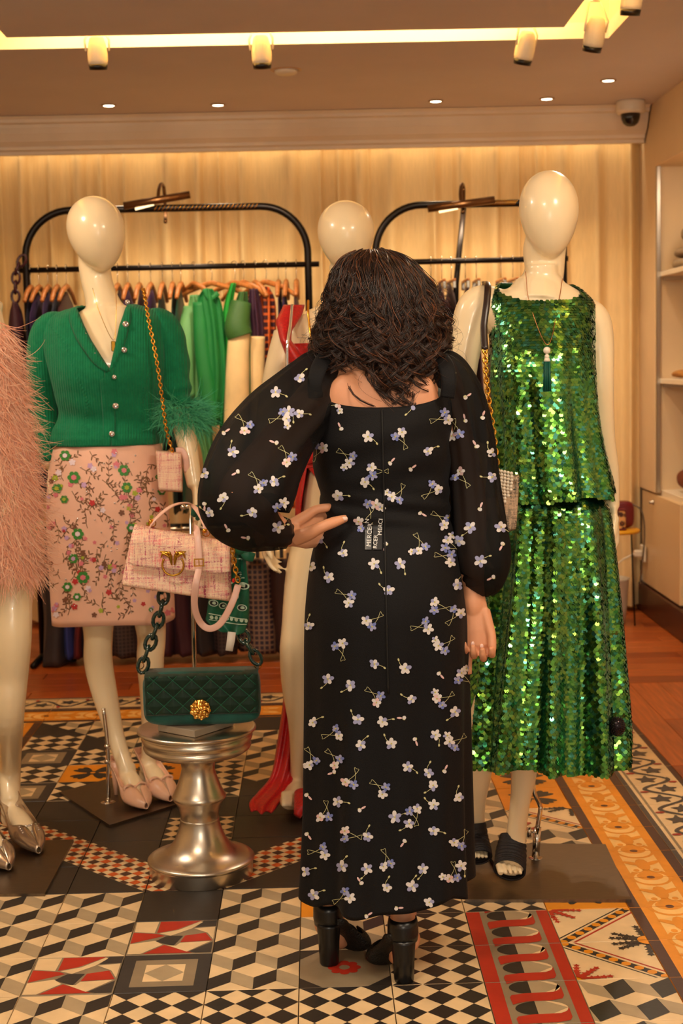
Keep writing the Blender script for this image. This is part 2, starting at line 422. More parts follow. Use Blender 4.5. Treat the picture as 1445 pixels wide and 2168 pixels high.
def oak(flip):
    f = (lambda p: (p[0], 1-p[1])) if flip else (lambda p: p)
    L = []
    for o0, o1, c in ((.11, .14, 'black'), (-.17, -.13, 'red')):     # lines beside the beaded diagonal
        L.append((c, [(0, o0), (1, 1+o0), (1, 1+o1), (0, o1)]))
    L.append(('black', [(0, -.075), (1, .925), (1, 1.065), (0, .065)]))
    for k in range(9): L.append(('yellow', disc2(k/8.5+.03, k/8.5+.03, .056, n=8)))
    for k, a in enumerate((1.7, 2.6, 3.3)):                          # dark leaves in the near corner
        for s_ in range(5):
            t = .1+.075*s_; L.append(('black', star(1+t*math.cos(a), t*math.sin(a) if a < PI else .02+abs(t*math.sin(a)), .075-.006*s_, 5, .5, a)))
    L.append(('yellow', disc2(1, 0, .12)))
    for k, a in enumerate((-.15, -.8, -1.4)):
        for s_ in range(5):
            t = .1+.07*s_; L.append(('red', star(t*math.cos(a), 1+t*math.sin(a), .07-.006*s_, 5, .5, a)))
    L.append(('yellow', disc2(0, 1, .1)))
    return 'cream', [(c, [f(q) for q in p]) for c, p in L]
def scroll():
    """yellow border with cream scrolls, running along +y"""
    L = [('dbrown', [(0, 0), (.14, 0), (.14, 1), (0, 1)]), ('dbrown', [(.86, 0), (1, 0), (1, 1), (.86, 1)]), ('lav', [(.27, 0), (.73, 0), (.73, 1), (.27, 1)])]
    cx = .5
    for y in (0., 1.):
        L += [('yellow', disc2(cx, y, .27, .30, 20)), ('lav', disc2(cx, y-.03, .22, .22, 20)), ('yellow', disc2(cx, y+.04, .17, .15, 16)), ('dbrown', disc2(cx, y, .055, .05, 12))]
    for s_ in (-1, 1):
        L += [('yellow', petal(cx, .42, PI/2+s_*.95, .30, .05)), ('lav', disc2(cx+s_*.13, .27, .085, .09)), ('yellow', disc2(cx+s_*.13, .25, .04, .05))]
    L.append(('yellow', petal(cx, .25, PI/2, .42, .09)))
    return 'yellow', L
def vine():
    L = [('dgrey', [(0, 0), (.08, 0), (.08, 1), (0, 1)]), ('taupe', [(.13, 0), (.17, 0), (.17, 1), (.13, 1)]), ('dbrown', [(.90, 0), (1, 0), (1, 1), (.90, 1)])]
    P_ = [(.52+.24*math.sin(2*PI*t), t) for t in np.linspace(-.05, 1.05, 23)]
    L += [('dgrey', q) for q in stroke(P_, .07)]
    for cx, cy in ((.42, .25), (.62, .75)): L += [('dgrey', star(cx, cy, .19, 5, .5, .3)), ('dgrey', [(cx-.02, cy), (cx+.02, cy), (cx+.03, cy+.2), (cx-.01, cy+.2)])]
    for cx, cy in ((.24, .60), (.80, .10)): L.append(('red', disc2(cx, cy, .07, .035)))
    return 'cream', L
def rot90(pt): return pt[0], [(c, [(y, 1-x) for x, y in p]) for c, p in pt[1]]
def flipx(pt): return pt[0], [(c, [(1-x, y) for x, y in p]) for c, p in pt[1]]
BND = band_bits()
PAT = dict(c=cubes(), C=cubes_right(), h=harl(), s=square(), z=crazy(), o=octagon(), f=floral(), k=('black', []), a=halves('black', 'll', BND), b=halves('black', 'lr', BND), d=halves('black', 'ul', BND),
           e=halves('black', 'ur', BND), w=wave(), l=oak(False), m=oak(True), n=halves('black', 'ur', cubes()[1]), y=scroll(), v=vine(), Y=rot90(scroll()), V=rot90(vine()), q=rot90(harl(4)), u=flipx(scroll()), x=flipx(vine()))
# rows listed from near (row -3) to far (row 13); columns -5 .. 7
ROWS = {-3: 'xuhhhhhhhwCyv', -2: 'xuhhhhhhhwCyv', -1: 'xuzcchhhhwCyv', 0: 'xuczzsco hwmyv'.replace(' ', ''), 1: 'xuczczcchwlyv', 2: 'xuccckcfhhfyv', 3: 'xukkeadchccyv', 4: 'xukeakbchcCyv', 5: 'xueakqkchcmyv', 6: 'xukkkkkchcfyv', 7: 'xushknkchcfyv',
        8: 'xuhffhccfchyv', 9: 'xushhccczchyv', 10: 'xuhnccccschyv', 11: 'xunccckocczyv', 12: 'xYYYYYYYYYYYv', 13: 'VVVVVVVVVVVVV'}
ROWS[0] = 'xuccz'+'sco'+'hwm'+'yv'; ROWS[1] = 'xucccz'+'cc'+'hwl'+'yv'; ROWS[2] = 'xucc'+'ckcfhhfyv'; ROWS[3] = 'xukk'+'eadkhccyv'; ROWS[4] = 'xukeakbkhcCyv'; ROWS[7] = 'xushkhnkccfyv'
floor = struct('floor', MB().box((0, 3.2, -.035), (9, 9.4, .05)), mat('grout', srgb(104, 92, 74), .9, vary=.1))
TM = {}
def tile_mesh(k):
    if k in TM: return TM[k]
    base, L = PAT[k]; mb = MB(); g = .0011; mb.box((.1, .1, -.005), (T-2*g, T-2*g, .01), TMI[base], bev=.0008)
    for i, (c, p) in enumerate(L):
        q = clip_poly(p, .006, .994, .006, .994)
        if len(q) < 3: continue
        mb.add([(x*T, y*T, .00006*(i % 40+1)) for x, y in q], [tuple(range(len(q)))], TMI[c], False)
    TM[k] = mb.mesh('tile', tmats); return TM[k]
for r, s_ in ROWS.items():
    for ci, k in enumerate(s_):
        i = ci-5; x, y = GA+T*i, GB+T*r
        u, v = px((x+.1, y+.1, 0))
        if not (-150 < u < IW+150 and v < IH+140): continue
        o = bpy.data.objects.new('tile', tile_mesh(k)); COL.objects.link(o); o.parent = floor; o.location = Vector((x, y, random.uniform(-.0003, .0003)))-floor.location
# planks beyond the tiles
pl = [mat('floor_plank_'+n_, c, .32, vary=.28, scale=5, stretch=(1, 14, 14), spec=.5) for n_, c in (('red', srgb(170, 84, 34)), ('dark', srgb(150, 70, 30)), ('light', srgb(186, 98, 44)))]
pmesh = []
for q in range(3): pmesh.append(MB().box((0, 0, -.0075), (1.198, .1185, .015), 0, bev=.0015).mesh('plank', pl[q]))
def plank(x, y, rot=0):
    o = bpy.data.objects.new('plank', random.choice(pmesh)); COL.objects.link(o); o.parent = floor; o.location = Vector((x, y, 0))-floor.location; o.rotation_euler.z = rot
y0 = GB+14*T
for j in range(15):
    for x in np.arange(-3.0+.4*(j % 3), 2.4, 1.2):
        u = px((x, y0+.06+.12*j, 0))[0]
        if -400 < u < 1900: plank(x, y0+.061+.12*j)
half = [MB().box((0, 0, -.0075), (.598, .1185, .015), 0, bev=.0015).mesh('plank', m_) for m_ in pl]
for i in range(7):
    e = y0
    if i % 2: plank(GA+8*T+.061+.12*i, e-.3, PI/2); COL.objects[-1].data = random.choice(half); e -= .6
    for k in range(3): plank(GA+8*T+.061+.12*i, e-.6-1.2*k, PI/2)
# ---- ceiling with a lit slot round a lowered panel
XI0, XI1, YI, XO0, XO1, YO = -1.10, .957, 5.50, -1.30, 1.162, 5.70
cb = MB()
ce = ZC+.03
cb.box(((-4.5+XO0)/2, 2.6, ce), (4.5+XO0, 10.2, .06)); cb.box(((4.5+XO1)/2, 2.6, ce), (4.5-XO1, 10.2, .06)); cb.box(((XO0+XO1)/2, (YO+7.7)/2, ce), (XO1-XO0, 7.7-YO, .06))
ceiling = struct('ceiling', cb, cream_paint)
pn = MB().box(((XI0+XI1)/2, (YI-2.5)/2, ce), (XI1-XI0, YI+2.5, .06)); struct('ceiling_panel', pn, cream_paint, ceiling)
sl = MB(); hh = .13; cov = mat('slot_paint', srgb(255, 236, 190), .7)
sl.box((XO0-.01, 1.6, ZC+hh/2+.06), (.02, 8.3, hh)); sl.box((XO1+.01, 1.6, ZC+hh/2+.06), (.02, 8.3, hh)); sl.box(((XO0+XO1)/2, YO+.01, ZC+hh/2+.06), (XO1-XO0, .02, hh)); sl.box(((XO0+XO1)/2, 1.6, ZC+hh+.07), (XO1-XO0+.1, 8.3, .02))
struct('slot_lining', sl, cov, ceiling)
led = MB(); led.box(((XI0+XI1)/2, YI-.10, ZC+.10), (XI1-XI0-.2, .02, .012)); led.box((XI1-.10, 2.2, ZC+.10), (.02, 6.3, .012)); led.box((XI0+.10, 2.2, ZC+.10), (.02, 6.3, .012))
led.build('led_strip', mat('led_glow', (1, .7, .3, 1), emit=(1, .66, .22, 1), estr=42), ceiling)
lamp('slot_light', 'AREA', (-.07, YI-.06, ZC+.09), 9, (1, .68, .26), (-.07, YO, ZC+.12), shape='RECTANGLE', size=2.0, size_y=.03)
# ---- walls
struct('wall_back', MB().box((0, YW+.06, 1.3), (9, .1, 2.7)), wall_paint)
struct('wall_left', MB().box((-3.2, 3, 1.3), (.1, 9.2, 2.7)), wall_paint)
wr = MB(); YN0 = 7.13
wr.box((XR+.25, (YN0+YW)/2, 1.3+.35), (.5, YW-YN0, 2.0)); struct('wall_right', MB().box((XR+.30, (YN0+2)/2, 2.42), (.6, YN0-2, .36)), wall_paint); struct('wall_right', MB().box((XR+.56, (YW+2)/2, 1.2), (.04, YW-2, 2.5)), wall_paint)
struct('wall_right', wr, wall_paint)
struct('baseboard_back', MB().box((0, YW-.012, .11), (6, .016, .13)).box((0, YW-.014, .022), (6, .02, .044), 1), [white_lac, mat('orange_strip', srgb(214, 130, 40), .4)])
struct('baseboard_right', MB().box((XR+.02, (5.9+YW)/2, .075), (.05, YW-5.9, .15), bev=.006), mat('dark_wood', srgb(70, 34, 22), .35, vary=.2, stretch=(10, 1, 10)))
# cornice profile swept along x
prf = [(0, 2.385), (.03, 2.385), (.035, 2.40), (.06, 2.405), (.065, 2.42), (.10, 2.44), (.13, 2.475), (.145, 2.50), (.15, 2.515), (.175, 2.52), (.18, 2.535), (.20, 2.548), (0, 2.548)]
cm = MB(); cm.grid([[(x, YW-.20-d*.9, z) for d, z in prf] for x in (-3.1, XR-.01)], True, False, 0, True, True, smooth=False); cm.box((-.7, YW-.195, 2.467), (4.76, .012, .162))
struct('trim_cornice', cm, corn)
cm = MB(); YCT = YW-.16
# ---- curtain: a pleated cloth
def curtain():
    n = 1100; X = np.linspace(-2.6, XR-.002, n); rows = []
    ph = np.cumsum(.17+.16*np.array([noise.noise(Vector((x*3.1, 0, 0))) for x in X]))
    am = np.array([.5+.5*abs(noise.noise(Vector((x*2.3, 7, 0)))) for x in X])
    for t in np.linspace(0, 1, 14):
        z = .03+2.42*t; a = .078*(1-.1*t)
        dz = np.array([noise.noise(Vector((x*4, z*.5, 3))) for x in X])
        rows.append(np.stack([X+.008*np.cos(ph*1.3), YCT+.055+a*am*(np.sin(ph+.5*dz)+.3*np.sin(2*ph+1))*.85+.008*dz, 0*X+z], 1))
    return rows
cu = MB().grid(curtain()).build('curtain', mat('curtain_cloth', srgb(236, 205, 150), .85, vary=.05, scale=120, stretch=(1, 1, .1), sheen=.2), label='cream pleated curtain covering the whole back wall below the cornice', cat='curtain')
lamp('curtain_wash', 'AREA', (-.3, YW-.178, 2.47), 4, (1, .80, .52), (-.3, YW-.10, 1.5), shape='RECTANGLE', size=3.8, size_y=.05)
# ---- ceiling fittings
blackp = mat('black_plastic', srgb(18, 16, 15), .3); whitep = mat('white_plastic', srgb(235, 222, 200), .4)
spot0 = None
def track_spot(x, y, z, tilt, az, label, arms=True):
    t = thing('track_spotlight', (x, y, ZC+.10), label, 'spotlight', 'track spotlights hanging in the lit ceiling slot')
    c = Vector((x, y, z)); R = Matrix.Rotation(az, 3, 'Z')@Matrix.Rotation(tilt, 3, 'X')
    MB().lathe([(.034, -.052), (.037, -.035), (.0375, -.01), (.034, .02), (.027, .045), (.020, .052), (0, .054)][::-1], c, 28, R=R).build('housing', whitep, t)
    MB().lathe([(.0, -.054), (.022, -.056), (.027, -.066), (.033, -.068), (.0355, -.048), (.026, -.048)], c, 28, R=R).build('lens_ring', blackp, t)
    b = MB()
    for s_ in (-1, 1): b.tube([c+R@Vector((s_*.043, 0, -.0)), c+R@Vector((s_*.046, 0, .04)), Vector((x+s_*.02, y, ZC+.045))], .004, 6)
    b.tube([(x-.02, y, ZC+.045), (x+.02, y, ZC+.045)], .004, 6); b.tube([(x, y, ZC+.045), (x, y, ZC+.15)], .010, 10)
    b.build('bracket', whitep, t)
    return t
for (u, v, Yd, ti, az, lb) in ((206, 108, 5.60, .15, 0, 'cream track spotlight above the green cardigan mannequin, leftmost in the glowing slot'), (553, 106, 5.60, .12, -.2, 'cream track spotlight in the glowing slot left of the round detector'),
                           (1112, 97, 5.58, .35, .5, 'cream track spotlight in the glowing slot nearest its right corner'), (1259, 68, 5.30, .35, .4, 'cream track spotlight on a long bracket at the slot corner'), (1337, -12, 5.02, .2, .3, 'cream track spotlight cut by the top edge of the photograph')):
    p = at(u, v, Yd); track_spot(p.x, Yd, p.z, ti, az, lb)
    lamp('spot_beam', 'SPOT', (p.x, Yd-.02, p.z-.10), 30, SOFT, (p.x*.9, 6.9 if u in (206, 553, 1112) else Yd-1.3, 1.1), spot_size=1.3, spot_blend=.7, shadow_soft_size=.03)
glow = mat('lamp_glow', (1, .8, .5, 1), emit=(1, .80, .5, 1), estr=14); rimm = mat('lamp_rim', srgb(200, 160, 120), .3)
for u, v, lb in ((230, 222, 'small recessed ceiling downlight nearest the left, glowing'), (461, 221, 'small glowing ceiling downlight left of centre above the first clothes rail'), (922, 213, 'small glowing ceiling downlight above the second clothes rail'),
             (1157, 208, 'small glowing ceiling downlight above the sequinned mannequin'), (1287, 169, 'small glowing ceiling downlight nearest the dome camera')):
    g = gnd(u, v, ZC); t = thing('downlight', (g.x, g.y, ZC), lb, 'ceiling light', 'small round downlights in the ceiling')
    MB().lathe([(.026, 0), (.034, -.001), (.036, -.004), (.030, -.007), (.024, -.004)], (g.x, g.y, ZC), 28, cap=False).build('trim_ring', rimm, t)
    MB().lathe([(0, -.0045), (.0255, -.0045), (.0255, -.001), (0, -.001)], (g.x, g.y, ZC), 24).build('bulb', glow, t)
    lamp('downlight_beam', 'SPOT', (g.x, g.y, ZC-.03), 16, WARM, (g.x, g.y+.1, 0), spot_size=1.7, spot_blend=.8, shadow_soft_size=.025)
g = gnd(605, 148, ZC); t = thing('smoke_detector', (g.x, g.y, ZC), 'round flat white detector on the ceiling between two spotlights', 'detector')
MB().lathe([(0, -.018), (.040, -.018), (.047, -.012), (.050, 0), (0, 0)], g, 32).build('cover', whitep, t); MB().lathe([(.050, 0), (.050, -.004), (.064, -.003), (.066, 0)], g, 32, cap=False).build('trim_ring', rimm, t)
g = gnd(1332, 232, ZC); g.y = 7.25; g = at(1334, 236, 7.1); t = thing('dome_camera', (g.x, g.y, ZC), 'white dome security camera with black glass bubble in the ceiling corner', 'security camera')
MB().lathe([(0, 0), (.066, 0), (.070, -.01), (.070, -.045), (.064, -.060), (.048, -.062), (0, -.062)][::-1], (g.x, g.y, ZC), 36).build('housing', whitep, t)
MB().lathe([(0, -.122), (.020, -.119), (.036, -.106), (.044, -.086), (.047, -.062), (0, -.060)], (g.x, g.y, ZC), 32).build('dome', mat('black_glass', srgb(12, 12, 16), .08, spec=.8), t)
# ---- niche with shelves and drawer cabinet on the right
post = mat('steel_post', srgb(190, 180, 165), .3, metal=1)
ni = MB().box((XR+.012, YN0-.012, 1.45), (.02, .02, 1.60), bev=.002); struct('trim_niche', ni, post)
def shelf(z, lb):
    t = thing('wall_shelf', (XR+.26, 5.2, z-.03), lb, 'shelf', 'white shelves in the wall niche')
    MB().box((XR+.27, (3.2+YN0)/2, z-.012), (.50, YN0-3.2-.02, .024), bev=.002).build('board', white_lac, t)
    for y in (7.09, 6.2): MB().box((XR+.10, y, z-.034), (.14, .012, .018)).build('bracket', post, t)
lamp('niche_light', 'AREA', (XR+.16, 6.3, 2.2), 5, SOFT, (XR+.4, 6.7, .9), shape='RECTANGLE', size=.2, size_y=.9)
ZS1, ZS2 = 1.735, 1.215
shelf(ZS1, 'upper white shelf carrying folded grey and orange knitwear'); shelf(ZS2, 'middle white shelf carrying a camel and mustard knit heap')
cz0, cz1 = .15, .665
t = thing('drawer_cabinet', (XR+.2, 6.9, cz0), 'cream lacquered low cabinet under the niche on a dark plinth', 'cabinet')
MB().box((XR+.275, (6.66+7.45)/2, (cz0+cz1)/2), (.49, .79, cz1-cz0), bev=.003).build('body', white_lac, t)
dr = MB().box((XR+.018, (6.66+7.45)/2, (cz0+cz1)/2-.01), (.022, .775, cz1-cz0-.035), bev=.003).build('door', mat('cream_lacquer', srgb(226, 196, 152), .28), t)
k = at(1376, 1063, 7.2); MB().lathe([(0, 0), (.012, 0), (.012, .004), (.006, .012), (.010, .02), (0, .022)], (XR+.006, 7.19, k.z), 16, R=Matrix.Rotation(-PI/2, 3, 'Y')).build('knob', post, dr)
MB().box((XR+.285, 4.9, (cz0+cz1)/2), (.48, 3.48, cz1-cz0), bev=.003).build('near_body', white_lac, t)
# wall socket with plug
s0 = at(1337, 1172, YW-.2); t = thing('wall_socket', (XR-.006, s0.y, s0.z-.04), 'white wall socket with a plug and cable beside the small table', 'socket')
MB().box((XR-.008, s0.y, s0.z), (.014, .085, .085), bev=.004).build('plate', whitep, t)
MB().box((XR-.035, s0.y, s0.z), (.04, .035, .035), bev=.006).build('plug', whitep, t)
MB().tube([(XR-.05, s0.y, s0.z), (XR-.12, s0.y-.02, s0.z-.03), (XR-.2, s0.y, s0.z-.10)], .004, 8, interp=12).build('cable', whitep, t)
# ================================================================ FIGURES
fig_mat = mat('mannequin_lacquer', srgb(246, 224, 184), .28, vary=.03, scale=5, coat=.35)
chrome = mat('chrome', srgb(220, 212, 200), .12, metal=1)
steel = mat('brushed_steel', srgb(120, 108, 96), .38, metal=1, vary=.15, scale=40, stretch=(1, 30, 1))
gold = mat('gold_metal', srgb(224, 166, 64), .22, metal=1)
crystal = mat('crystal', srgb(235, 235, 240), .05, metal=.9)
pearl = mat('pearl', srgb(240, 226, 205), .2, coat=.6)
def L3(u, v, Y): return at(u, v, Y)
def limb(mb, rows, n=16, interp=None, flat=1.0, ref=None, Y=None):
    """rows (px, py, Y, radius)"""
    P_ = [at(r[0], r[1], r[2]) for r in rows]
    mb.tube(P_, [r[3] for r in rows], n, interp=interp or 6*len(rows), flat=flat, ref=ref); return P_
def ang(prof, u, v, Y):
    """angle on the near side of a form where it meets pixel u at height of v"""
    p = at(u, v, Y); cx, cy, rx, ry, e = prof.sec(p.z); q = max(-1, min(1, (p.x-cx)/rx)); c = math.copysign(abs(q)**(e/2), q); return -math.acos(c)
def hand(mb, wrist, d, nrm, side, curl=(.25, .3, .25), s=1.0, spread=.04, thumb=(.75, .45, .2)):
    """palm and five fingers; d = along the fingers, nrm = out of the palm, side = towards the thumb"""
    d = Vector(d).normalized(); nrm = Vector(nrm); nrm = (nrm-d*nrm.dot(d)).normalized(); sd = d.cross(nrm); sd = sd if sd.dot(Vector(side)) > 0 else -sd
    w = Vector(wrist)
    mb.tube([w-d*.02*s, w+d*.015*s, w+d*.05*s, w+d*.085*s, w+d*.098*s], [.026*s, .030*s, .040*s, .041*s, .030*s], 16, flat=.42, ref=nrm)
    for k, (off, ln, r) in enumerate(((.030, .068, .0088), (.0105, .076, .0092), (-.0095, .071, .0088), (-.028, .055, .0078))):
        b = w+d*(.085-.004*abs(k-1))*s+sd*off*s; dv = (d+sd*(off*spread*20)).normalized(); P_ = [b-dv*.02*s, b]; a = 0
        for seg, cu_ in zip((.45, .31, .24), curl):
            a += cu_+(.05*k); v = dv*math.cos(a)+nrm*math.sin(a); P_.append(P_[-1]+v*ln*seg*s)
        mb.tube(P_, [r*s, r*s, r*.95*s, r*.88*s, r*.62*s], 10, interp=12)
    t0 = w+d*.02*s+sd*.022*s; tv = (d*thumb[0]+sd*thumb[1]+nrm*thumb[2]).normalized(); tv2 = (d*(thumb[0]+.3)+sd*(thumb[1]-.25)+nrm*(thumb[2]+.15)).normalized()
    mb.tube([t0-tv*.01*s, t0+tv*.025*s, t0+tv*.05*s, t0+tv*.05*s+tv2*.025*s, t0+tv*.05*s+tv2*.042*s], [.014*s, .0125*s, .0105*s, .0098*s, .006*s], 10, interp=12)
def egg(mb, u, v, w, h, Y, tilt=0, turn=0, depth=1.18):
    """smooth faceless head: centre, width and height in pixels"""
    m_ = mpp(Y); c = at(u, v, Y); R = Matrix.Rotation(tilt, 3, 'Y')@Matrix.Rotation(turn, 3, 'Z')
    ph = np.linspace(-PI/2+.03, PI/2-.03, 26); th = np.linspace(0, 2*PI, 36, endpoint=False); G = []
    for p in ph:
        s_ = math.sin(p); k = math.cos(p)*(1+.17*s_-.05*s_*s_); fy = -.018*(1-s_)/2*1.4
        G.append(np.stack([w/2*m_*k*np.cos(th), w/2*m_*depth*k*np.sin(th)+fy+.0*th, 0*th+h/2*m_*s_], 1))
    G = np.array(G)@np.array(R).T+np.array(c); mb.grid(G, True, False, 0, True, True)
def heel_foot(mb, A, T_, w=1.0):
    A, T_ = Vector(A), Vector(T_); d = (T_-A); dh = Vector((d.x, d.y, 0)).normalized(); z0 = T_.z
    T_ = T_-dh*.035; B = T_-dh*.035; B.z = z0+.022; mid = A.lerp(B, .5)+Vector((0, 0, .012))
    mb.tube([A+Vector((0, 0, .03)), A, mid, B, T_+Vector((0, 0, .013))], [.028*w, .029*w, .029*w, .029*w, .012*w], 16, interp=26, flat=.80, ref=(0, 0, 1))
    mb.ell(A-dh*.022-Vector((0, 0, .028)), (.024, .026, .030), n=16, m=10)
def pump(parent, A, T_, H, m_, hh=.095, w=1.0, a_heel=95, heel_r=(.017, .0055), name='shoe', open_toe=False, label=None):
    A, T_, H = Vector(A), Vector(T_), Vector(H); dh = Vector((T_.x-H.x, T_.y-H.y, 0)); Ln = dh.length; dh.normalize(); sd = Vector((-dh.y, dh.x, 0)); up = Vector((0, 0, 1)); z0 = H.z
    st = [(-.01, hh+.028, .004, .03, 78), (.0, hh+.024, .024, .040, 92), (.12, hh+.018, .031, .045, 95), (.30, hh*.72+.022, .030, .038, 92), (.50, hh*.38+.024, .036, .036, 100), (.62, .034, .042, .040, 128), (.74, .028, .043, .036, 168), (.88, .020, .028, .024, 178), (.985, .013, .005, .011, 179)]
    A_ = cr_interp(st, 40); G = []
    for t, z, ww, h, a in A_:
        c = Vector((H.x, H.y, z0))+dh*(t*Ln)+up*z; a = math.radians(a); ph = np.linspace(-a, a, 21)
        G.append([tuple(c+sd*(ww*w*math.sin(p))-up*(h*.62*math.cos(p) if abs(p) < PI/2 else h*.9*math.cos(p))) for p in ph])
    mb = MB().grid(G); mb.add(G[0], [tuple(range(21))])
    b = Vector((H.x, H.y, z0))+dh*.008; mb.tube([b+up*.0, b+up*hh*.5, b+up*(hh+.005)+dh*.006], [heel_r[1], (heel_r[0]+heel_r[1])*.45, heel_r[0]], 14)
    o = mb.build(name, m_, parent, label); thicken(o, .0022, 1); return o
def plate(parent, pts, m_=steel, th=.008):
    MB().poly([Vector((p.x, p.y, 0)) for p in pts], (0, 0, th)).build('base_plate', m_, parent)
def chain(pts, r, wire, m_, parent, name='chain', stagger=True, label=None, n=None):
    """oval links along a path, every other one turned"""
    A = cr_interp(pts, 300); seg = np.linalg.norm(np.diff(A, axis=0), axis=1); cum = np.insert(np.cumsum(seg), 0, 0); step = r*1.45
    mb = MB(); k = 0; s_ = 0
    while s_ < cum[-1]:
        p = np.array([np.interp(s_, cum, A[:, i]) for i in range(3)]); q = np.array([np.interp(min(s_+.002, cum[-1]), cum, A[:, i]) for i in range(3)]); t = q-p; 
        if np.linalg.norm(t) < 1e-6: break
        t /= np.linalg.norm(t); ref = np.array((0, 1., 0)) if k % 2 else np.array((1., 0, 0)); u = ref-t*ref.dot(t); u /= np.linalg.norm(u); th = np.linspace(0, 2*PI, 12, endpoint=False)
        mb.tube([p+t*r*math.cos(a)+u*r*.62*math.sin(a) for a in th], wire, 6, closed=True, ref=tuple(np.cross(t, u))); s_ += step; k += 1
    return mb.build(name, m_, parent, label)

# ---------------------------------------------------------------- 1: green cardigan mannequin
YG = 4.41
green = thing('mannequin', (at(235, 1700, YG).x, YG, 0), 'faceless cream mannequin wearing a green cardigan with feather cuffs and a floral pink skirt', 'mannequin')
gp = Prof.px(YG, [(652, 190, 268, .045), (668, 150, 305, .06), (690, 108, 345, .08), (740, 118, 340, .095, -.01), (790, 122, 334, .105, -.015), (870, 138, 312, .085), (930, 126, 324, .10), (1000, 116, 338, .11), (1100, 112, 344, .115), (1180, 125, 338, .11)])
b = MB(); gp.solid(b, at(0, 1180, YG).z, at(0, 652, YG).z)
egg(b, 204, 496, 118, 158, YG, tilt=-.16, turn=.25)
limb(b, [(205, 520, YG+.02, .045), (200, 550, YG+.035, .050), (204, 590, YG+.03, .048), (214, 630, YG+.02, .050), (226, 672, YG+.01, .066)], flat=.95)
limb(b, [(108, 700, YG, .045), (88, 780, YG, .042), (92, 880, YG+.03, .036), (108, 990, YG-.02, .028)]); hand(b, at(110, 1010, YG-.03), (.05, -.1, -1), (1, 0, 0), (0, -1, 0))
limb(b, [(345, 690, YG, .045), (362, 780, YG, .038), (378, 860, YG-.02, .036), (398, 950, YG-.06, .030), (412, 1030, YG-.10, .023)]); hand(b, at(414, 1040, YG-.10), (.12, -.15, -1), (-1, -.2, 0), (0, -1, 0), s=.92)
lT = gnd(311, 1716, .010); lH = gnd(243, 1681, .009); rT = gnd(362, 1700, .010); rH = gnd(303, 1662, .009)
lA = at(270, 1640, lH.y-.05); rA = at(314, 1625, rH.y-.04)
limb(b, [(205, 1130, YG, .078), (205, 1240, YG-.01, .066), (208, 1340, YG-.02, .046), (208, 1400, YG, .045), (222, 1470, YG+.01, .040), (245, 1560, YG, .028), (268, 1630, lA.y, .026)]); heel_foot(b, lA, lT)
limb(b, [(285, 1130, YG, .078), (305, 1240, YG+.02, .064), (320, 1340, YG+.03, .046), (318, 1400, YG+.04, .043), (322, 1480, YG+.07, .038), (318, 1560, YG+.06, .028), (314, 1620, rA.y, .024)]); heel_foot(b, rA, rT)
fuse(b, .0055).build('body', fig_mat, green)
blush = mat('blush_satin', srgb(238, 190, 160), .3, spec=.6)
for A_, T_, H_ in ((lA, lT, lH), (rA, rT, rH)):
    s = pump(green, A_, T_, H_, blush, hh=.10)
    d = (T_-H_); d.z = 0; d.normalize(); c = T_-d*.075+Vector((0, 0, .055)); bw = MB(); sd = Vector((-d.y, d.x, 0))
    for k in (-1, 1):
        bw.tube([c, c+sd*k*.018+Vector((0, 0, .010)), c+sd*k*.036+Vector((0, 0, .004)), c+sd*k*.030-Vector((0, 0, .008)), c], [.004, .006, .007, .006, .003], 8, interp=20, flat=.5)
        bw.tube([c, c+sd*k*.020-Vector((0, 0, .012))+d*.012], [.004, .005], 8, flat=.4)
    bw.ell(c, (.007, .007, .006), n=10, m=8); bw.build('bow', blush, s)
g0 = gnd(229, 1703)
plate(green, [gnd(126, 1682), gnd(292, 1636), gnd(400, 1700), gnd(232, 1752)])
r = MB(); r.tube([g0+Vector((0, 0, .008)), at(229, 1610, g0.y), at(226, 1560, g0.y), at(219, 1500, g0.y-.0)], [.0075, .0065, .006, .006], 12, interp=16); r.lathe([(0, .012), (.012, .012), (.022, .009), (.024, .006), (0, .006)][::-1], g0, 24)
r.ell(at(227, 1612, g0.y), (.010, .010, .008)); r.ell(at(227, 1580, g0.y), (.010, .010, .008)); r.build('support_rod', chrome, green)
# cardigan
kn = knit('green_mohair', srgb(18, 120, 78)); YC = YG
cp = Prof.px(YC, [(648, 172, 286, .062, 0), (662, 128, 326, .08), (685, 98, 352, .098), (730, 98, 352, .112, -.012), (790, 112, 348, .128, -.02), (840, 122, 342, .118, -.01), (885, 126, 338, .108), (915, 112, 340, .118), (945, 116, 334, .116)], 2.3)
zt_, zb_ = at(230, 648, YC).z, at(230, 940, YC).z
def ztop(v): return (at(230, v, YC).z-zb_)/(zt_-zb_)
def cgap(t):
    v = 940+(648-940)*t
    l = np.interp(v, [648, 660, 690, 720, 782, 790], [168, 172, 186, 202, 243, 246]); r_ = np.interp(v, [648, 660, 690, 740, 782, 790], [276, 272, 262, 254, 246, 247])
    if v > 788: l, r_ = 246.2, 247.2
    return ang(cp, l, v, YC), ang(cp, r_, v, YC)
mb = MB()
def cdis(th, z, t):
    return .0035*np.sin(th*9+z*6)*(.3+.7*abs(np.sin(z*5)))+.004*np.sin(z*55+th*2)*np.exp(-((z-at(0, 885, YC).z)/.05)**2)+(.006 if t < .07 else 0)
cp.surf(mb, zb_, zt_, 0, 150, 70, cdis, cgap)
mb.tube([at(150, 682, YC), at(112, 692, YC), at(96, 725, YC), at(90, 790, YC), at(92, 870, YC+.02), at(106, 980, YC-.02)], [.025, .047, .052, .048, .045, .036], 28, interp=40)
A = cr_interp([[*at(300, 672, YC), .022], [*at(336, 682, YC), .044], [*at(354, 712, YC), .052], [*at(366, 770, YC), .050], [*at(372, 830, YC-.01), .046], [*at(386, 866, YC-.03), .036]], 60)
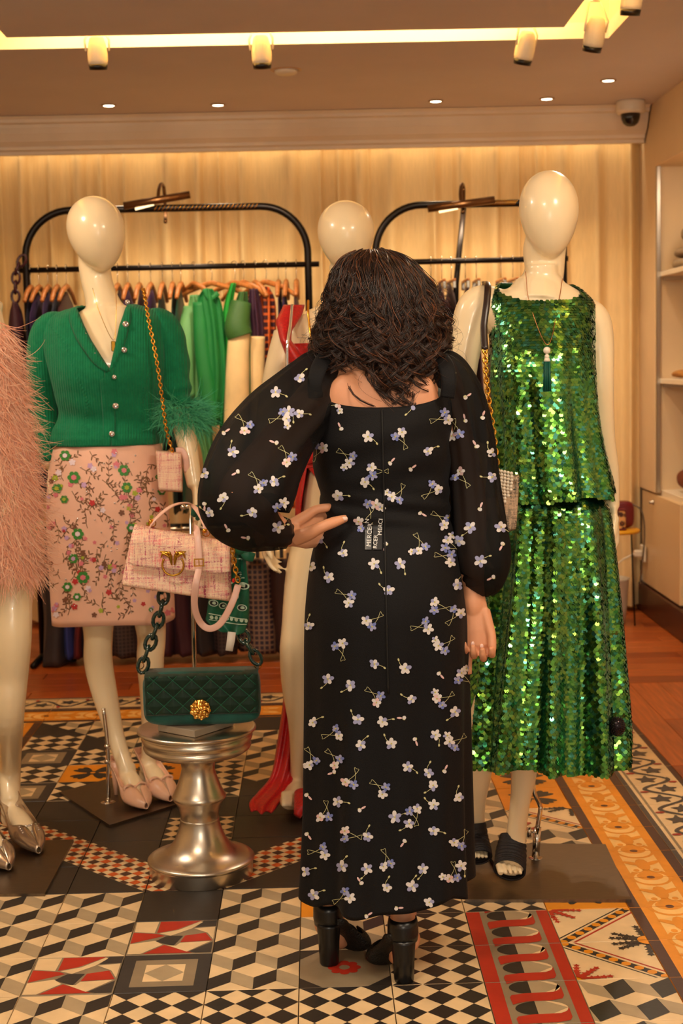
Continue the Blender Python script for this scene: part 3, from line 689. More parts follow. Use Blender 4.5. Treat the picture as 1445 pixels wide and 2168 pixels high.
A[:, 3] += .005*np.sin(np.linspace(0, 34, 60))*np.clip(np.linspace(-.6, 1.2, 60), 0, 1)
mb.tube(A[:, :3], A[:, 3], 28)
card = mb.build('cardigan', kn, green); thicken(card, .004, 1)
tree = bvh(card)
def edge_strip(side):
    vs = np.linspace(650, 786, 24); G = []
    for v in vs:
        t = (940-v)/(292); a = cgap(t)[side]; z = at(230, v, YC).z; s_ = -1 if side == 0 else 1
        th = a+s_*np.array([0, .03, .09, .15, .18])*(1-.85*((v-650)/136)**4); o = np.array([.001, .009, .010, .009, .001]); G.append(cp.pt(th, z, 0)+np.stack([0*th, -o, 0*th], 1))
    return G
pk = MB(); pk.grid(edge_strip(0)); pk.grid(edge_strip(1))
# button band below the V, on top
G = []
for v in np.linspace(778, 940, 26):
    z = at(230, v, YC).z; l = ang(cp, 228 if v > 800 else 236, v, YC); r_ = ang(cp, 254, v, YC); th = np.linspace(l, r_, 6); G.append(cp.pt(th, z, .008))
pk.grid(G); o = pk.build('button_band', kn, card); thicken(o, .006, 1)
# cable ribs: fine raised plaits
cb_ = MB()
for pts in ([(108, 690), (140, 730), (165, 800), (185, 850), (178, 905)], [(318, 780), (304, 830), (300, 890), (297, 905)]):
    A = cr_interp(pts, 60)
    for k, (u, v) in enumerate(A):
        h = tree.ray_cast(CAM, ray(u+(2.5 if k % 2 else -2.5), v).normalized())
        if h[0]: cb_.ell(h[0]+Vector((0, -.001, 0)), (.0046, .0040, .0072), R=Matrix.Rotation(.6 if k % 2 else -.6, 3, 'Y'), n=8, m=6)
o = cb_.build('cable_stitch', kn, card); o['kind'] = 'stuff'
dark_set = mat('button_setting', srgb(120, 110, 90), .3, metal=1)
for u, v, rr in ((271, 640, 5), (267, 687, 6.5), (264, 741, 6), (243, 798, 4.5), (246, 859, 6.5), (238, 918, 6), (167, 664, 3.5), (181, 708, 3.5), (202, 750, 3.5)):
    h = tree.ray_cast(CAM, ray(u, v).normalized()); p = (h[0] if h[0] else at(u, v, YC-.11))+Vector((0, -.012, 0)); q = rr*mpp(YC); bt = MB()
    bt.lathe([(0, 0), (q, 0), (q*1.05, q*.3), (q*.7, q*.55), (0, q*.6)], p, 14, R=Matrix.Rotation(PI/2, 3, 'X')).build('button', crystal, card)
# feather cuff
def plumes(mb, roots, dirs, L_, droop, n=6, w=.0009, curl=.3, barb=0):
    for p, d in zip(roots, dirs):
        p = Vector(p); d = Vector(d).normalized(); k = n; l = L_*random.uniform(.6, 1.15); sx = Vector((random.gauss(0, curl), random.gauss(0, curl), random.gauss(0, curl))); P_ = [p]; v = d.copy()
        for i in range(k):
            v = (v+Vector((0, 0, -droop))+sx*.35).normalized(); P_.append(P_[-1]+v*l/k)
        s_ = v.cross(Vector((0, 1, 0))).normalized()*w*random.uniform(.6, 1.4); V = []; 
        for i, q in enumerate(P_):
            f = 1-.8*i/k; V += [tuple(q-s_*f), tuple(q+s_*f)]
        mb.add(V, [(2*i, 2*i+1, 2*i+3, 2*i+2) for i in range(k)])
fe = island_mat('green_feather', [(0, srgb(20, 130, 90)), (1, srgb(90, 190, 140))], .7, 0)
mb = MB(); c0, c1 = at(378, 850, YC-.02), at(392, 895, YC-.05); R_, D_ = [], []
for _ in range(1300):
    a = random.uniform(0, 2*PI); t = random.random()**1.3; c = c0.lerp(c1, t); n_ = Vector((math.cos(a), math.sin(a), 0)); R_.append(c+n_*.034); D_.append(n_*1.0+Vector((.15, 0, random.uniform(-.5, .45))))
plumes(mb, R_, D_, .095, .16, 7, .0011, .5); o = mb.build('feather_cuff', fe, card); o['kind'] = 'stuff'
# necklace
nk = MB(); nk.tube([at(196, 610, YG-.05), at(210, 660, YG-.085), at(240, 720, YG-.12), at(246, 660, YG-.09), at(245, 610, YG-.05)], .0009, 5, interp=40); o = nk.build('necklace', gold, green)
nd = MB(); nd.box(at(240, 733, YG-.125), (.013, .004, .030), bev=.002); nd.build('pendant', gold, o)
# skirt
skm = mat('pink_organza', srgb(236, 186, 160), .6, vary=.06, scale=12, sheen=.3)
sp = Prof.px(YG, [(926, 124, 332, .112), (960, 112, 342, .122), (1020, 104, 350, .132), (1100, 101, 355, .134), (1200, 106, 362, .13), (1312, 112, 366, .124)], 2.4)
mb = MB(); sp.surf(mb, lambda a: at(230, 1312, YG).z+.004*math.sin(3*a), at(230, 926, YG).z, 0, 120, 30, lambda th, z, t: .003*np.sin(th*7+1)*(1-t))
skirt = mb.build('skirt', skm, green); thicken(skirt, .003, 1); tree = bvh(skirt)
ecol = {'stem': srgb(120, 84, 50), 'green': srgb(60, 134, 50), 'pink': srgb(222, 120, 130), 'red': srgb(196, 48, 48), 'white': srgb(236, 214, 220), 'lime': srgb(170, 180, 50), 'lilac': srgb(200, 160, 200), 'brown': srgb(124, 78, 54)}
EM = {k: i for i, k in enumerate(ecol)}; emats = [mat('thread_'+k, c, .6) for k, c in ecol.items()]
em = MB(); lv = MB(); R0 = random.Random(3)
def emb(pts, c, off=.0035): lay(em, tree, pts, off, EM[c])
for _ in range(95):                                       # meandering stems with leaves
    u, v = R0.uniform(98, 370), R0.uniform(945, 1305); a = R0.uniform(0, 6.28); P_ = [(u, v)]
    for i in range(4):
        a += R0.uniform(-.7, .7); u += 9*math.cos(a); v += 12*math.sin(a); P_.append((u, v))
    if v > 1304 or v < 940: continue
    for q in stroke(P_, 1.5, .8): emb(q, 'stem')
    for q in P_[1:]:
        for s_ in (-1, 1): emb(petal(q[0], q[1], a+s_*R0.uniform(.5, 1.2), R0.uniform(7, 12), 1.5, 4), R0.choice(('stem', 'brown', 'stem')))
for _ in range(120):
    u, v = R0.uniform(100, 368), R0.uniform(948, 1302); c = R0.choice(('pink', 'pink', 'white', 'red', 'lilac', 'lime', 'brown')); s_ = R0.uniform(3, 6)
    for k in range(5): emb(petal(u, v, k*1.257+s_, s_*1.3, s_*.5, 4), c, .0045)
for u, v, s_ in ((140, 965, 12), (158, 1011, 14), (123, 1034, 11), (138, 1057, 9), (262, 996, 13), (268, 1032, 12), (166, 1130, 13), (157, 1182, 11), (177, 1222, 14), (145, 1242, 11), (165, 1263, 9), (339, 1040, 9), (277, 1117, 10), (330, 1010, 5), (318, 1290, 5)):
    for k in range(6): emb(petal(u+.35*s_*math.cos(k*1.047), v+.35*s_*math.sin(k*1.047), k*1.047, s_*.62, s_*.36, 5), 'green', .0055)
    emb(disc2(u, v, s_*.4, n=10), R0.choice(('white', 'lime', 'lilac', 'pink')), .0068)
o = em.build('embroidery', emats, skirt); o['kind'] = 'stuff'
bd = MB()
for _ in range(60):
    u, v = R0.uniform(110, 360), R0.uniform(950, 1300); h = tree.ray_cast(CAM, ray(u, v).normalized())
    if h[0]: bd.ell(h[0]+Vector((0, -.005, 0)), (.0028,)*3, n=8, m=6)
o = bd.build('crystal_beads', crystal, skirt); o['kind'] = 'stuff'

# ---------------------------------------------------------------- 2: feather coat mannequin at the left edge
YF = 3.94
fea = thing('mannequin', (at(-30, 1830, YF).x, YF, 0), 'cream mannequin in a pink feather coat and lilac skirt, cut by the left edge', 'mannequin')
b = MB(); fp = Prof.px(YF, [(640, -60, 8, .04), (665, -110, 4, .06), (720, -128, 18, .08), (800, -125, 22, .10), (900, -115, 16, .09), (1000, -132, 42, .11), (1100, -140, 55, .12), (1200, -135, 58, .11)])
fp.solid(b, at(0, 1200, YF).z, at(0, 640, YF).z); egg(b, -85, 470, 130, 172, YF); limb(b, [(-75, 540, YF+.02, .05), (-40, 660, YF, .055)])
limb(b, [(-10, 715, YF, .040), (10, 850, YF, .036), (24, 1010, YF-.05, .028)]); hand(b, at(30, 1020, YF-.05), (0, -.2, -1), (-1, 0, 0), (0, -1, 0))
limb(b, [(-112, 700, YF, .045), (-130, 850, YF, .04), (-120, 1010, YF-.05, .028)]); hand(b, at(-120, 1020, YF-.05), (0, -.2, -1), (1, 0, 0), (0, -1, 0))
fT = gnd(84, 1811, .010); fH = gnd(5, 1742, .009); fA = at(22, 1715, fH.y-.05); eT = gnd(21, 1846, .010); eH = gnd(-60, 1790, .009); eA = at(-40, 1750, eH.y-.05)
limb(b, [(22, 1100, YF, .09), (24, 1240, YF, .060), (24, 1350, YF-.02, .056), (20, 1430, YF, .052), (16, 1520, YF+.01, .046), (20, 1620, fH.y, .034), (22, 1700, fA.y, .029)]); heel_foot(b, fA, fT)
limb(b, [(-80, 1100, YF-.05, .09), (-85, 1350, YF-.1, .056), (-80, 1500, YF-.1, .046), (-50, 1720, eA.y, .030)]); heel_foot(b, eA, eT)
fuse(b, .006).build('body', fig_mat, fea)
silver = mat('silver_leather', srgb(190, 170, 150), .25, metal=.85)
for A_, T_, H_ in ((fA, fT, fH), (eA, eT, eH)):
    s = pump(fea, A_, T_, H_, silver, hh=.095); d = (T_-H_); d.z = 0; d.normalize(); c = T_-d*.085+Vector((0, 0, .052)); q = MB()
    R = Matrix((d, Vector((-d.y, d.x, 0)), Vector((0, 0, 1)))).transposed()
    for a in range(6):
        for e in range(4):
            if 0 < a < 5 and 0 < e < 3: continue
            q.ell(c+R@Vector(((e-1.5)*.009, (a-2.5)*.009, -.5*((e-1.5)*.006))), (.0046, .0046, .004), n=8, m=6)
    q.build('crystal_buckle', crystal, s)
plate(fea, [gnd(-210, 1900), gnd(95, 1898), gnd(156, 1783), gnd(-120, 1790)])
mb = MB(); lp = Prof.px(YF, [(900, -110, 55, .10), (1000, -135, 66, .125), (1100, -140, 72, .13), (1212, -140, 72, .13)]); lp.surf(mb, at(0, 1208, YF).z, at(0, 900, YF).z, 0, 60, 16)
mb.build('skirt', mat('lilac_satin', srgb(232, 176, 190), .4), fea)
mb = MB(); jp = Prof.px(YF, [(668, -90, 0, .06), (690, -140, 12, .08), (760, -158, 28, .11), (850, -160, 44, .13), (1000, -168, 62, .15), (1120, -172, 74, .155), (1240, -172, 82, .16)])
jp.surf(mb, at(0, 1190, YF).z, at(0, 668, YF).z, -.012, 60, 30); coat = mb.build('feather_coat', mat('coat_lining', srgb(226, 160, 130), .8), fea)
fm = island_mat('pink_feather', [(0, srgb(232, 160, 130)), (.6, srgb(240, 184, 152)), (1, srgb(246, 206, 176))], .75, 0); mb = MB(); zlo, zhi = at(0, 1195, YF).z, at(0, 672, YF).z; R_, D_, = [], []
for _ in range(15000):
    a = random.uniform(-PI, 0) if random.random() < .8 else random.uniform(-.5, .6); z = random.uniform(zlo, zhi); p = jp.pt(np.array([a]), z, -.008)[0]
    q = Vector((math.cos(a), math.sin(a), 0)); R_.append(p); D_.append(q*.38+Vector((0, 0, -.8))+Vector((random.gauss(0, .2), 0, random.gauss(0, .2))))
plumes(mb, R_, D_, .095, .26, 6, .0012, .55); R_, D_ = [], []
for _ in range(700):
    a = random.uniform(-PI, .4); z = random.uniform(zlo-.01, zhi); p = jp.pt(np.array([a]), z, -.005)[0]; q = Vector((math.cos(a), math.sin(a), 0)); R_.append(p); D_.append(q*1.0+Vector((0, 0, -.2)))
plumes(mb, R_, D_, .12, .30, 10, .0008, .6); o = mb.build('feathers', fm, coat); o['kind'] = 'stuff'

# ---------------------------------------------------------------- 3: red gown mannequin
YR = 4.26
redm = thing('mannequin', (at(640, 1715, YR).x, YR, 0), 'cream mannequin in a long red gown, half hidden behind the woman', 'mannequin')
b = MB(); rp = Prof.px(YR, [(640, 690, 775, .045), (660, 640, 820, .065), (690, 608, 860, .085), (760, 630, 850, .11, -.015), (850, 650, 832, .085), (950, 656, 850, .10), (1040, 642, 868, .115), (1120, 638, 860, .11)])
rp.solid(b, at(0, 1120, YR).z, at(0, 640, YR).z); egg(b, 731, 500, 117, 148, YR, turn=.1); limb(b, [(732, 560, YR+.02, .05), (732, 610, YR+.01, .046), (732, 665, YR, .06)])
limb(b, [(612, 705, YR, .046), (592, 780, YR, .045), (568, 900, YR+.02, .040), (560, 1010, YR+.0, .032), (560, 1110, YR-.05, .022)]); hand(b, at(560, 1116, YR-.05), (.1, -.1, -1), (1, -.2, 0), (0, -1, 0), s=.95)
limb(b, [(862, 705, YR, .044), (880, 850, YR, .036), (880, 1000, YR-.02, .026)]); hand(b, at(880, 1010, YR-.02), (0, -.1, -1), (-1, 0, 0), (0, -1, 0), s=.95)
rf = gnd(612, 1708, .0)
limb(b, [(700, 1080, YR, .085), (652, 1200, YR-.04, .064), (628, 1330, YR-.07, .046), (622, 1380, YR-.07, .043), (628, 1450, YR-.03, .046), (634, 1540, YR, .034), (632, 1640, YR+.04, .026), (630, 1668, YR+.05, .028)])
b.tube([at(632, 1655, YR+.05), at(626, 1675, YR+.0), at(616, 1695, YR-.07), at(611, 1703, YR-.10)], [.03, .034, .036, .024], 14, interp=18, flat=.75, ref=(0, 0, 1))
for k in range(5): p = at(600+6.5*k, 1701+1.0*abs(k-1), YR-.12+.01*k); b.tube([p+Vector((0, .05, .02)), p+Vector((0, 0, .006)), p+Vector((0, -.018, -.003))], [.010, .010, .007], 8, interp=8)
limb(b, [(790, 1080, YR, .085), (790, 1330, YR, .046), (780, 1450, YR+.03, .046), (775, 1640, YR+.06, .026), (775, 1690, YR+.04, .03)])
fuse(b, .006).build('body', fig_mat, redm)
redc = mat('red_glitter_jersey', srgb(190, 16, 16), .42, vary=.22, scale=160, sheen=.4, spec=.6)
mb = MB(); dp = Prof.px(YR, [(735, 614, 858, .11, -.012), (770, 622, 852, .118, -.016), (850, 640, 840, .095), (950, 648, 858, .115), (1040, 634, 876, .125), (1120, 630, 880, .13), (1300, 620, 890, .14), (1600, 590, 920, .17), (1760, 565, 950, .20)])
zf = .012
def rgap(t):
    z = zf+(at(0, 742, YR).z-zf)*t; v = px((at(650, 900, YR).x, YR, z))[1]
    if v < 985: return -1.80, -1.795
    r_ = ang(dp, np.interp(v, [985, 1040, 1100, 1300, 1700], [660, 685, 690, 705, 690]), v, YR); l = ang(dp, np.interp(v, [985, 1040, 1090, 1140], [658, 650, 640, 632]), v, YR)
    if v > 1090: l = np.interp(v, [1090, 1150, 1700], [l, -PI-.9, -PI-.7])
    return l, r_
dp.surf(mb, zf, at(0, 742, YR).z, .006, 110, 70, lambda th, z, t: .004*np.sin(th*14)+.012*(1-t)*np.sin(th*9), rgap)
gown = mb.build('gown', redc, redm, 'sparkling red long gown slit open over the leg'); thicken(gown, .004, 1)
def cloth_strip(rowsL, Y0, name, parent, m_, folds=3, amp=.012):
    A = cr_interp(rowsL, 50); G = []
    for v, l, r_, dy in A:
        us = np.linspace(0, 1, 16); p0, p1 = at(l, v, Y0+dy), at(r_, v, Y0+dy); G.append([tuple(p0.lerp(p1, u)+Vector((0, -amp*math.sin(folds*PI*u+v*.008)-.03*math.sin(PI*u), 0))) for u in us])
    o = MB().grid(G).build(name, m_, parent); thicken(o, .004, 1); return o
tp = [(1440, 604, 640, .10), (1500, 597, 640, .10), (1580, 585, 640, .08), (1640, 573, 628, .05), (1672, 548, 620, .0), (1696, 528, 598, -.05), (1714, 530, 585, -.08)]
cloth_strip([(1250, 640, 700, .14), (1350, 625, 700, .13)]+tp, YR, 'train', gown, redc, 5, .014)
mb = MB()
for k in range(7):
    p0, p1 = at(628, 1728-2*k, YR-.17), at(662, 1708+2*k, YR-.14); mb.tube([p0+Vector((0, .01*k, .004*k)), p0.lerp(p1, .5)+Vector((0, .01*k, .012+.004*k)), p1+Vector((.1, .01*k, .01))], [.012, .016, .014], 8, interp=14)
mb.build('train_fold', redc, gown)
# shoulder strap, bodice edge and gold trim
def strapw(pts, Y0, w, name, m_, parent, th=.004):
    A = cr_interp([[*at(u, v, Y0+dy)] for u, v, dy in pts], 30); return MB().tube(A, w, 8, flat=th/w, ref=(0, -1, 0)).build(name, m_, parent)
for s_ in (0, 1):
    f = (lambda u: u) if not s_ else (lambda u: 1464-u)
    A = [(f(622), 650, -.02), (f(608), 690, -.075), (f(603), 720, -.095), (f(620), 765, -.12)]; G = []
    for t in np.linspace(0, 1, 24):
        v = 645+125*t; l = np.interp(v, [645, 680, 720, 770], [600, 583, 592, 612]); r_ = np.interp(v, [645, 665, 700, 720, 770], [645, 640, 618, 616, 650])
        G.append([tuple(at(f(l+(r_-l)*u), v, YR-.03-.09*min(1, t*1.6)-.02*math.sin(PI*u))) for u in np.linspace(0, 1, 8)])
    o = MB().grid(G).build('shoulder_piece', redc, gown); thicken(o, .005, 1)
    strapw([(f(618), 646, -.06), (f(614), 690, -.115), (f(608), 730, -.145), (f(608), 790, -.15)], YR, .0045, 'crystal_trim', crystal, gown)
    strapw([(f(652), 636, -.06), (f(652), 660, -.09), (f(656), 700, -.11), (f(664), 745, -.14)], YR, .0035, 'gold_cord', gold, gown)

# ---------------------------------------------------------------- 4: sequinned mannequin
YS = 3.63
seq = thing('mannequin', (at(1110, 1830, YS).x, YS, 0), 'faceless cream mannequin in a green sequinned top and skirt with black sandals', 'mannequin')
b = MB(); bp = Prof.px(YS, [(584, 1112, 1180, .044), (598, 1100, 1192, .05), (610, 1068, 1212, .056), (622, 1040, 1232, .065), (650, 1012, 1262, .08), (720, 1040, 1250, .105, -.012), (790, 1048, 1246, .115, -.015), (880, 1065, 1225, .09), (960, 1050, 1245, .105), (1060, 1040, 1265, .125), (1150, 1045, 1262, .12)])
bp.solid(b, at(0, 1150, YS).z, at(0, 586, YS).z); egg(b, 1161, 455, 122, 182, YS, tilt=-.03, turn=-.1)
limb(b, [(1160, 485, YS+.01, .05), (1152, 530, YS+.03, .054), (1152, 570, YS+.025, .050), (1146, 598, YS+.02, .055), (1140, 622, YS+.01, .075), (1138, 650, YS, .085)])
limb(b, [(1060, 645, YS, .040), (1012, 646, YS, .047), (990, 700, YS, .044), (975, 790, YS, .040), (968, 900, YS+.03, .036), (985, 1000, YS+.0, .028), (1000, 1080, YS-.05, .022)]); hand(b, at(1001, 1090, YS-.05), (.1, -.1, -1), (1, 0, 0), (0, -1, 0), s=.95)
limb(b, [(1215, 660, YS, .040), (1252, 676, YS, .044), (1268, 725, YS, .037), (1272, 820, YS, .032), (1278, 920, YS+.02, .028), (1292, 1000, YS+.04, .022), (1297, 1075, YS+.05, .017)]); hand(b, at(1297, 1085, YS+.05), (0, 0, -1), (-1, 0, 0), (0, -1, 0), s=.88)
toes = MB(); s1, s2 = gnd(1016, 1812, .009), gnd(1078, 1846, .009)
limb(b, [(1125, 1100, YS, .08), (1095, 1300, YS, .058), (1050, 1450, YS, .046), (1018, 1560, YS, .044), (1009, 1640, YS+.01, .038), (1005, 1700, YS+.03, .028), (1006, 1745, YS+.05, .025), (1008, 1775, YS+.05, .028)])
limb(b, [(1200, 1100, YS, .09), (1160, 1300, YS-.05, .060), (1120, 1450, YS-.06, .048), (1112, 1560, YS-.06, .042), (1108, 1640, YS-.05, .033), (1100, 1700, YS-.05, .026), (1092, 1765, YS-.05, .026), (1090, 1800, YS-.05, .03)])
for cu_, cv, Yt, w_ in ((1012, 1808, YS-.015, 48), (1079, 1842, YS-.13, 64)):
    an = at(1008 if cu_ < 1050 else 1088, cv-40, YS+.05 if cu_ < 1050 else YS-.04); bl = at(cu_, cv-6, Yt+.02)
    b.tube([an, an.lerp(bl, .55), bl], [.030, .034, .036], 14, interp=12, flat=.8, ref=(0, 0, 1))
    for k in range(5):
        p = at(cu_-w_*.33+w_*.155*k*1.05, cv+2-.0*k, Yt-.01+.006*abs(k-1)); rr = .0088 if k == 0 else .0056; toes.tube([p+Vector((0, .05, .012)), p+Vector((0, .0, .004)), p+Vector((0, -.016, -.001))], [rr, rr, rr*.75], 9, interp=9)
bq0 = fuse(b, .0045, 5); tf_ = fuse(toes, .0018, 3); bq0.add(np.vstack(tf_.v), tf_.f); bq0.build('body', fig_mat, seq)
blk = mat('black_strap_fabric', srgb(24, 20, 24), .55, bump=.5, bscale=180, stretch=(1, 1, 4))
for (prf_, Yt, toe) in (([(1742, 978, 1028, .045, .04), (1775, 978, 1034, .05, .03), (1800, 980, 1040, .055, .0), (1815, 984, 1042, .04, -.02)], YS, (1012, 1822)), ([(1770, 1058, 1113, .05, -.04), (1800, 1050, 1114, .055, -.06), (1826, 1046, 1113, .06, -.09), (1842, 1044, 1112, .04, -.115)], YS, (1079, 1856))):
    mb = MB(); A = cr_interp([[*at((r_[1]+r_[2])/2, r_[0], Yt+r_[4]), (r_[2]-r_[1])/2*mpp(Yt)] for r_ in prf_], 46); A[:, 3] += .0016*np.abs(np.sin(np.linspace(0, 26, 46))); mb.tube(A[:, :3], A[:, 3], 26, flat=.85, cap=False)
    sh = mb.build('sandal', blk, seq); thicken(sh, .004, 1)
    c = at(toe[0], toe[1], Yt); c = gnd(toe[0], toe[1]-6, .010); so = MB(); th = np.linspace(0, 2*PI, 32, endpoint=False); V = [(c.x+.040*math.sin(a)*(1-.12*math.cos(a)), c.y+.10-.125*math.cos(a), .010) for a in th]; so.poly(V, (0, 0, .014)); so.build('sole', mat('black_rubber', srgb(20, 18, 18), .3), sh)
    tb = MB(); q = at(toe[0]+0, toe[1]-18, c.y); tb.tube([q+Vector((-.004, .0, .012)), q+Vector((-.004, -.012, .0)), Vector((q.x-.004, c.y-.015, .026))], [.005, .004, .003], 8, interp=8); tb.build('toe_post', mat('clear_toe_post', srgb(150, 160, 180), .2), sh)
plate(seq, [gnd(985, 1911), gnd(1336, 1911), gnd(1281, 1793), gnd(990, 1790)])
g1 = gnd(1133, 1822); r = MB(); r.tube([g1+Vector((0, 0, .008)), at(1137, 1752, g1.y)], .0105, 14); r.tube([at(1137, 1752, g1.y), at(1143, 1716, g1.y), at(1141, 1702, g1.y-.0), at(1129, 1672, g1.y-.02), at(1129, 1620, g1.y-.03)], .0062, 12, interp=24); r.lathe([(0, .006), (.020, .006), (.018, .010), (0, .012)], g1, 24); r.build('support_rod', chrome, seq)
sc_ = MB(); sc_.tube([at(1136, 1762, g1.y-.01), at(1122, 1762, g1.y-.01)], .003, 8); sc_.tube([at(1119, 1752, g1.y-.01), at(1120, 1772, g1.y-.01)], .006, 8); sc_.build('clamp_screw', chrome, seq)
und = mat('green_underlay', srgb(10, 62, 26), .5)
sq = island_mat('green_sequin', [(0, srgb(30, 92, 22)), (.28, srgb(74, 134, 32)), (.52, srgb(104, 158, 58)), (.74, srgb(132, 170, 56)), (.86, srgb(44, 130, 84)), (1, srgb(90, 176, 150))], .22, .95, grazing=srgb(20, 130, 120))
sq.node_tree.nodes['Principled BSDF'].inputs['Coat Weight'].default_value = .6; sq.node_tree.nodes['Principled BSDF'].inputs['Coat Roughness'].default_value = .12
tpf = Prof.px(YS, [(594, 1064, 1192, .055), (602, 1052, 1208, .062), (622, 1034, 1236, .078), (650, 1026, 1256, .094), (700, 1036, 1254, .108, -.01), (745, 1036, 1252, .122, -.02), (800, 1034, 1254, .13, -.02), (880, 1040, 1262, .13, -.01), (960, 1042, 1274, .14), (1052, 1040, 1291, .155)], 2.3)
def neck_top(a):
    # scooped neckline in front, straight behind
    d = (a+PI/2+PI) % (2*PI)-PI; f = max(0, math.cos(d))**1.3; return at(1120, 596, YS).z-.052*f-.010*math.cos(a)*(1 if math.cos(a) > 0 else 0)
def top_fold(th, z, t): return np.clip((at(1150, 640, YS).z-z)/.48, 0, 1)**1.3*(.012*np.sin(th*8+1.0)+.006*np.sin(th*17))
mb = MB(); tpf.surf(mb, lambda a: at(1150, 1050, YS).z+.006*math.sin(4*a), neck_top, 0, 180, 70, top_fold); top = mb.build('sequin_top', und, seq); thicken(top, .003, -1)
skp = Prof.px(YS, [(1000, 1066, 1248, .105), (1040, 1058, 1262, .125), (1075, 1048, 1284, .148), (1150, 1038, 1294, .16), (1250, 1028, 1302, .175), (1400, 1008, 1312, .19), (1560, 992, 1320, .205), (1625, 988, 1318, .21)], 2.2)
def sk_fold(th, z, t): k = np.clip((at(1150, 1010, YS).z-z)/.70, 0, 1)**.8; return k*(.020*np.sin(th*11+.7)+.008*np.sin(th*23+2)+.010*np.sin(th*5))
def hem(a): return at(1150, 1596, YS).z+.010*math.sin(3*a+1)-.004*math.sin(7*a)
mb = MB(); skp.surf(mb, hem, at(1150, 1010, YS).z, 0, 220, 80, sk_fold); sks = mb.build('sequin_skirt', und, seq); thicken(sks, .003, -1)
def sequins(name, prof, zb, zt, disp, parent, gapr=.0074, rr=.0060, back=True, tiltn=.085):
    R1 = np.random.default_rng(5); V = []; F = []; n = 0; hexa = np.linspace(0, 2*PI, 7)[:-1]
    zs = np.arange(zb(-PI/2)-.02, zt(0)+.01, gapr*.82)
    for j, z in enumerate(zs):
        cx, cy, rx, ry, e = prof.sec(z); cnt = int(2*PI*math.sqrt((rx*rx+ry*ry)/2)/gapr)
        th = np.linspace(0, 2*PI, cnt, endpoint=False)+(j % 2)*PI/cnt+R1.normal(0, .003, cnt)
        t = (z-zb(-PI/2))/(zt(PI/2)-zb(-PI/2)); o = .0022+disp(th, np.full(cnt, z), np.clip(t, 0, 1)); P_ = prof.pt(th, z, o); t2 = min(1, t+.01); Pz = prof.pt(th, z+.006, .0022+disp(th, np.full(cnt, z), np.clip(t2, 0, 1))); Pt = prof.pt(th+.01, z, .0022+disp(th+.01, np.full(cnt, z), np.clip(t, 0, 1)))
        tv = Pt-P_; tv /= np.linalg.norm(tv, axis=1)[:, None]+1e-9; zv = Pz-P_; zv /= np.linalg.norm(zv, axis=1)[:, None]+1e-9; nv = np.cross(tv, zv)
        low = np.sin(th*3+z*7)*0.5+.5
        tl = R1.normal(0, tiltn, (cnt, 2))*(.5+low[:, None]); nv = nv+tv*tl[:, :1]+zv*(tl[:, 1:]+.10); nv /= np.linalg.norm(nv, axis=1)[:, None]
        tv = tv-nv*np.sum(tv*nv, 1)[:, None]; tv /= np.linalg.norm(tv, axis=1)[:, None]; wv = np.cross(nv, tv)
        for k in range(cnt):
            a = th[k]; 
            if z < zb(a) or z > zt(a): continue
            if not back and math.sin(a) > .45: continue
            q = P_[k]+rr*(np.cos(hexa)[:, None]*tv[k]+np.sin(hexa)[:, None]*wv[k]); V.append(q); F.append(tuple(range(n, n+6))); n += 6
    mb = MB(); mb.add(np.vstack(V), F, 0, False); o = mb.build(name, sq, parent); o['kind'] = 'stuff'; return o
sequins('sequins', tpf, lambda a: at(1150, 1050, YS).z+.006*math.sin(4*a), neck_top, top_fold, top)
sequins('sequins', skp, hem, lambda a: at(1150, 1030, YS).z, sk_fold, sks)
bb = at(1306, 1538, YS-.17); q = MB(); q.ell(bb, (.019, .019, .024), n=18, m=12)
for k in range(160):
    y = 1-2*(k+.5)/160; rr = math.sqrt(1-y*y); a = k*2.39996; q.ell(bb+Vector((.019*rr*math.cos(a), .019*rr*math.sin(a), .024*y)), (.0017,)*3, n=6, m=5)
q.build('beaded_ball', mat('dark_beads', srgb(40, 30, 34), .2, metal=.6), sks, 'dark beaded ball hanging at the hem')
q = MB(); q.tube([at(1112, 575, YS-.04), at(1120, 640, YS-.085), at(1158, 730, YS-.15), at(1180, 650, YS-.09), at(1190, 590, YS-.04)], .0009, 5, interp=60); nk2 = q.build('necklace', mat('rose_gold', srgb(214, 150, 110), .25, metal=1), seq)
q = MB(); c = at(1157, 742, YS-.158); q.ell(c, (.009,)*3, n=14, m=10); q.ell(c-Vector((0, 0, .014)), (.006, .006, .006), n=10, m=8); q.lathe([(0, -.018), (.006, -.018), (.008, -.026), (0, -.026)], c, 12); q.build('pendant_bead', pearl, nk2)
q = MB()
for k in range(60):
    a = random.uniform(0, 6.28); rr = .008*math.sqrt(random.random()); p = c+Vector((rr*math.cos(a), rr*math.sin(a), -.026)); q.tube([p, p+Vector((rr*.2*math.cos(a), rr*.2*math.sin(a), -.072))], .0009, 4)
q.build('tassel', mat('teal_thread', srgb(10, 92, 74), .5), nk2)['kind'] = 'stuff'
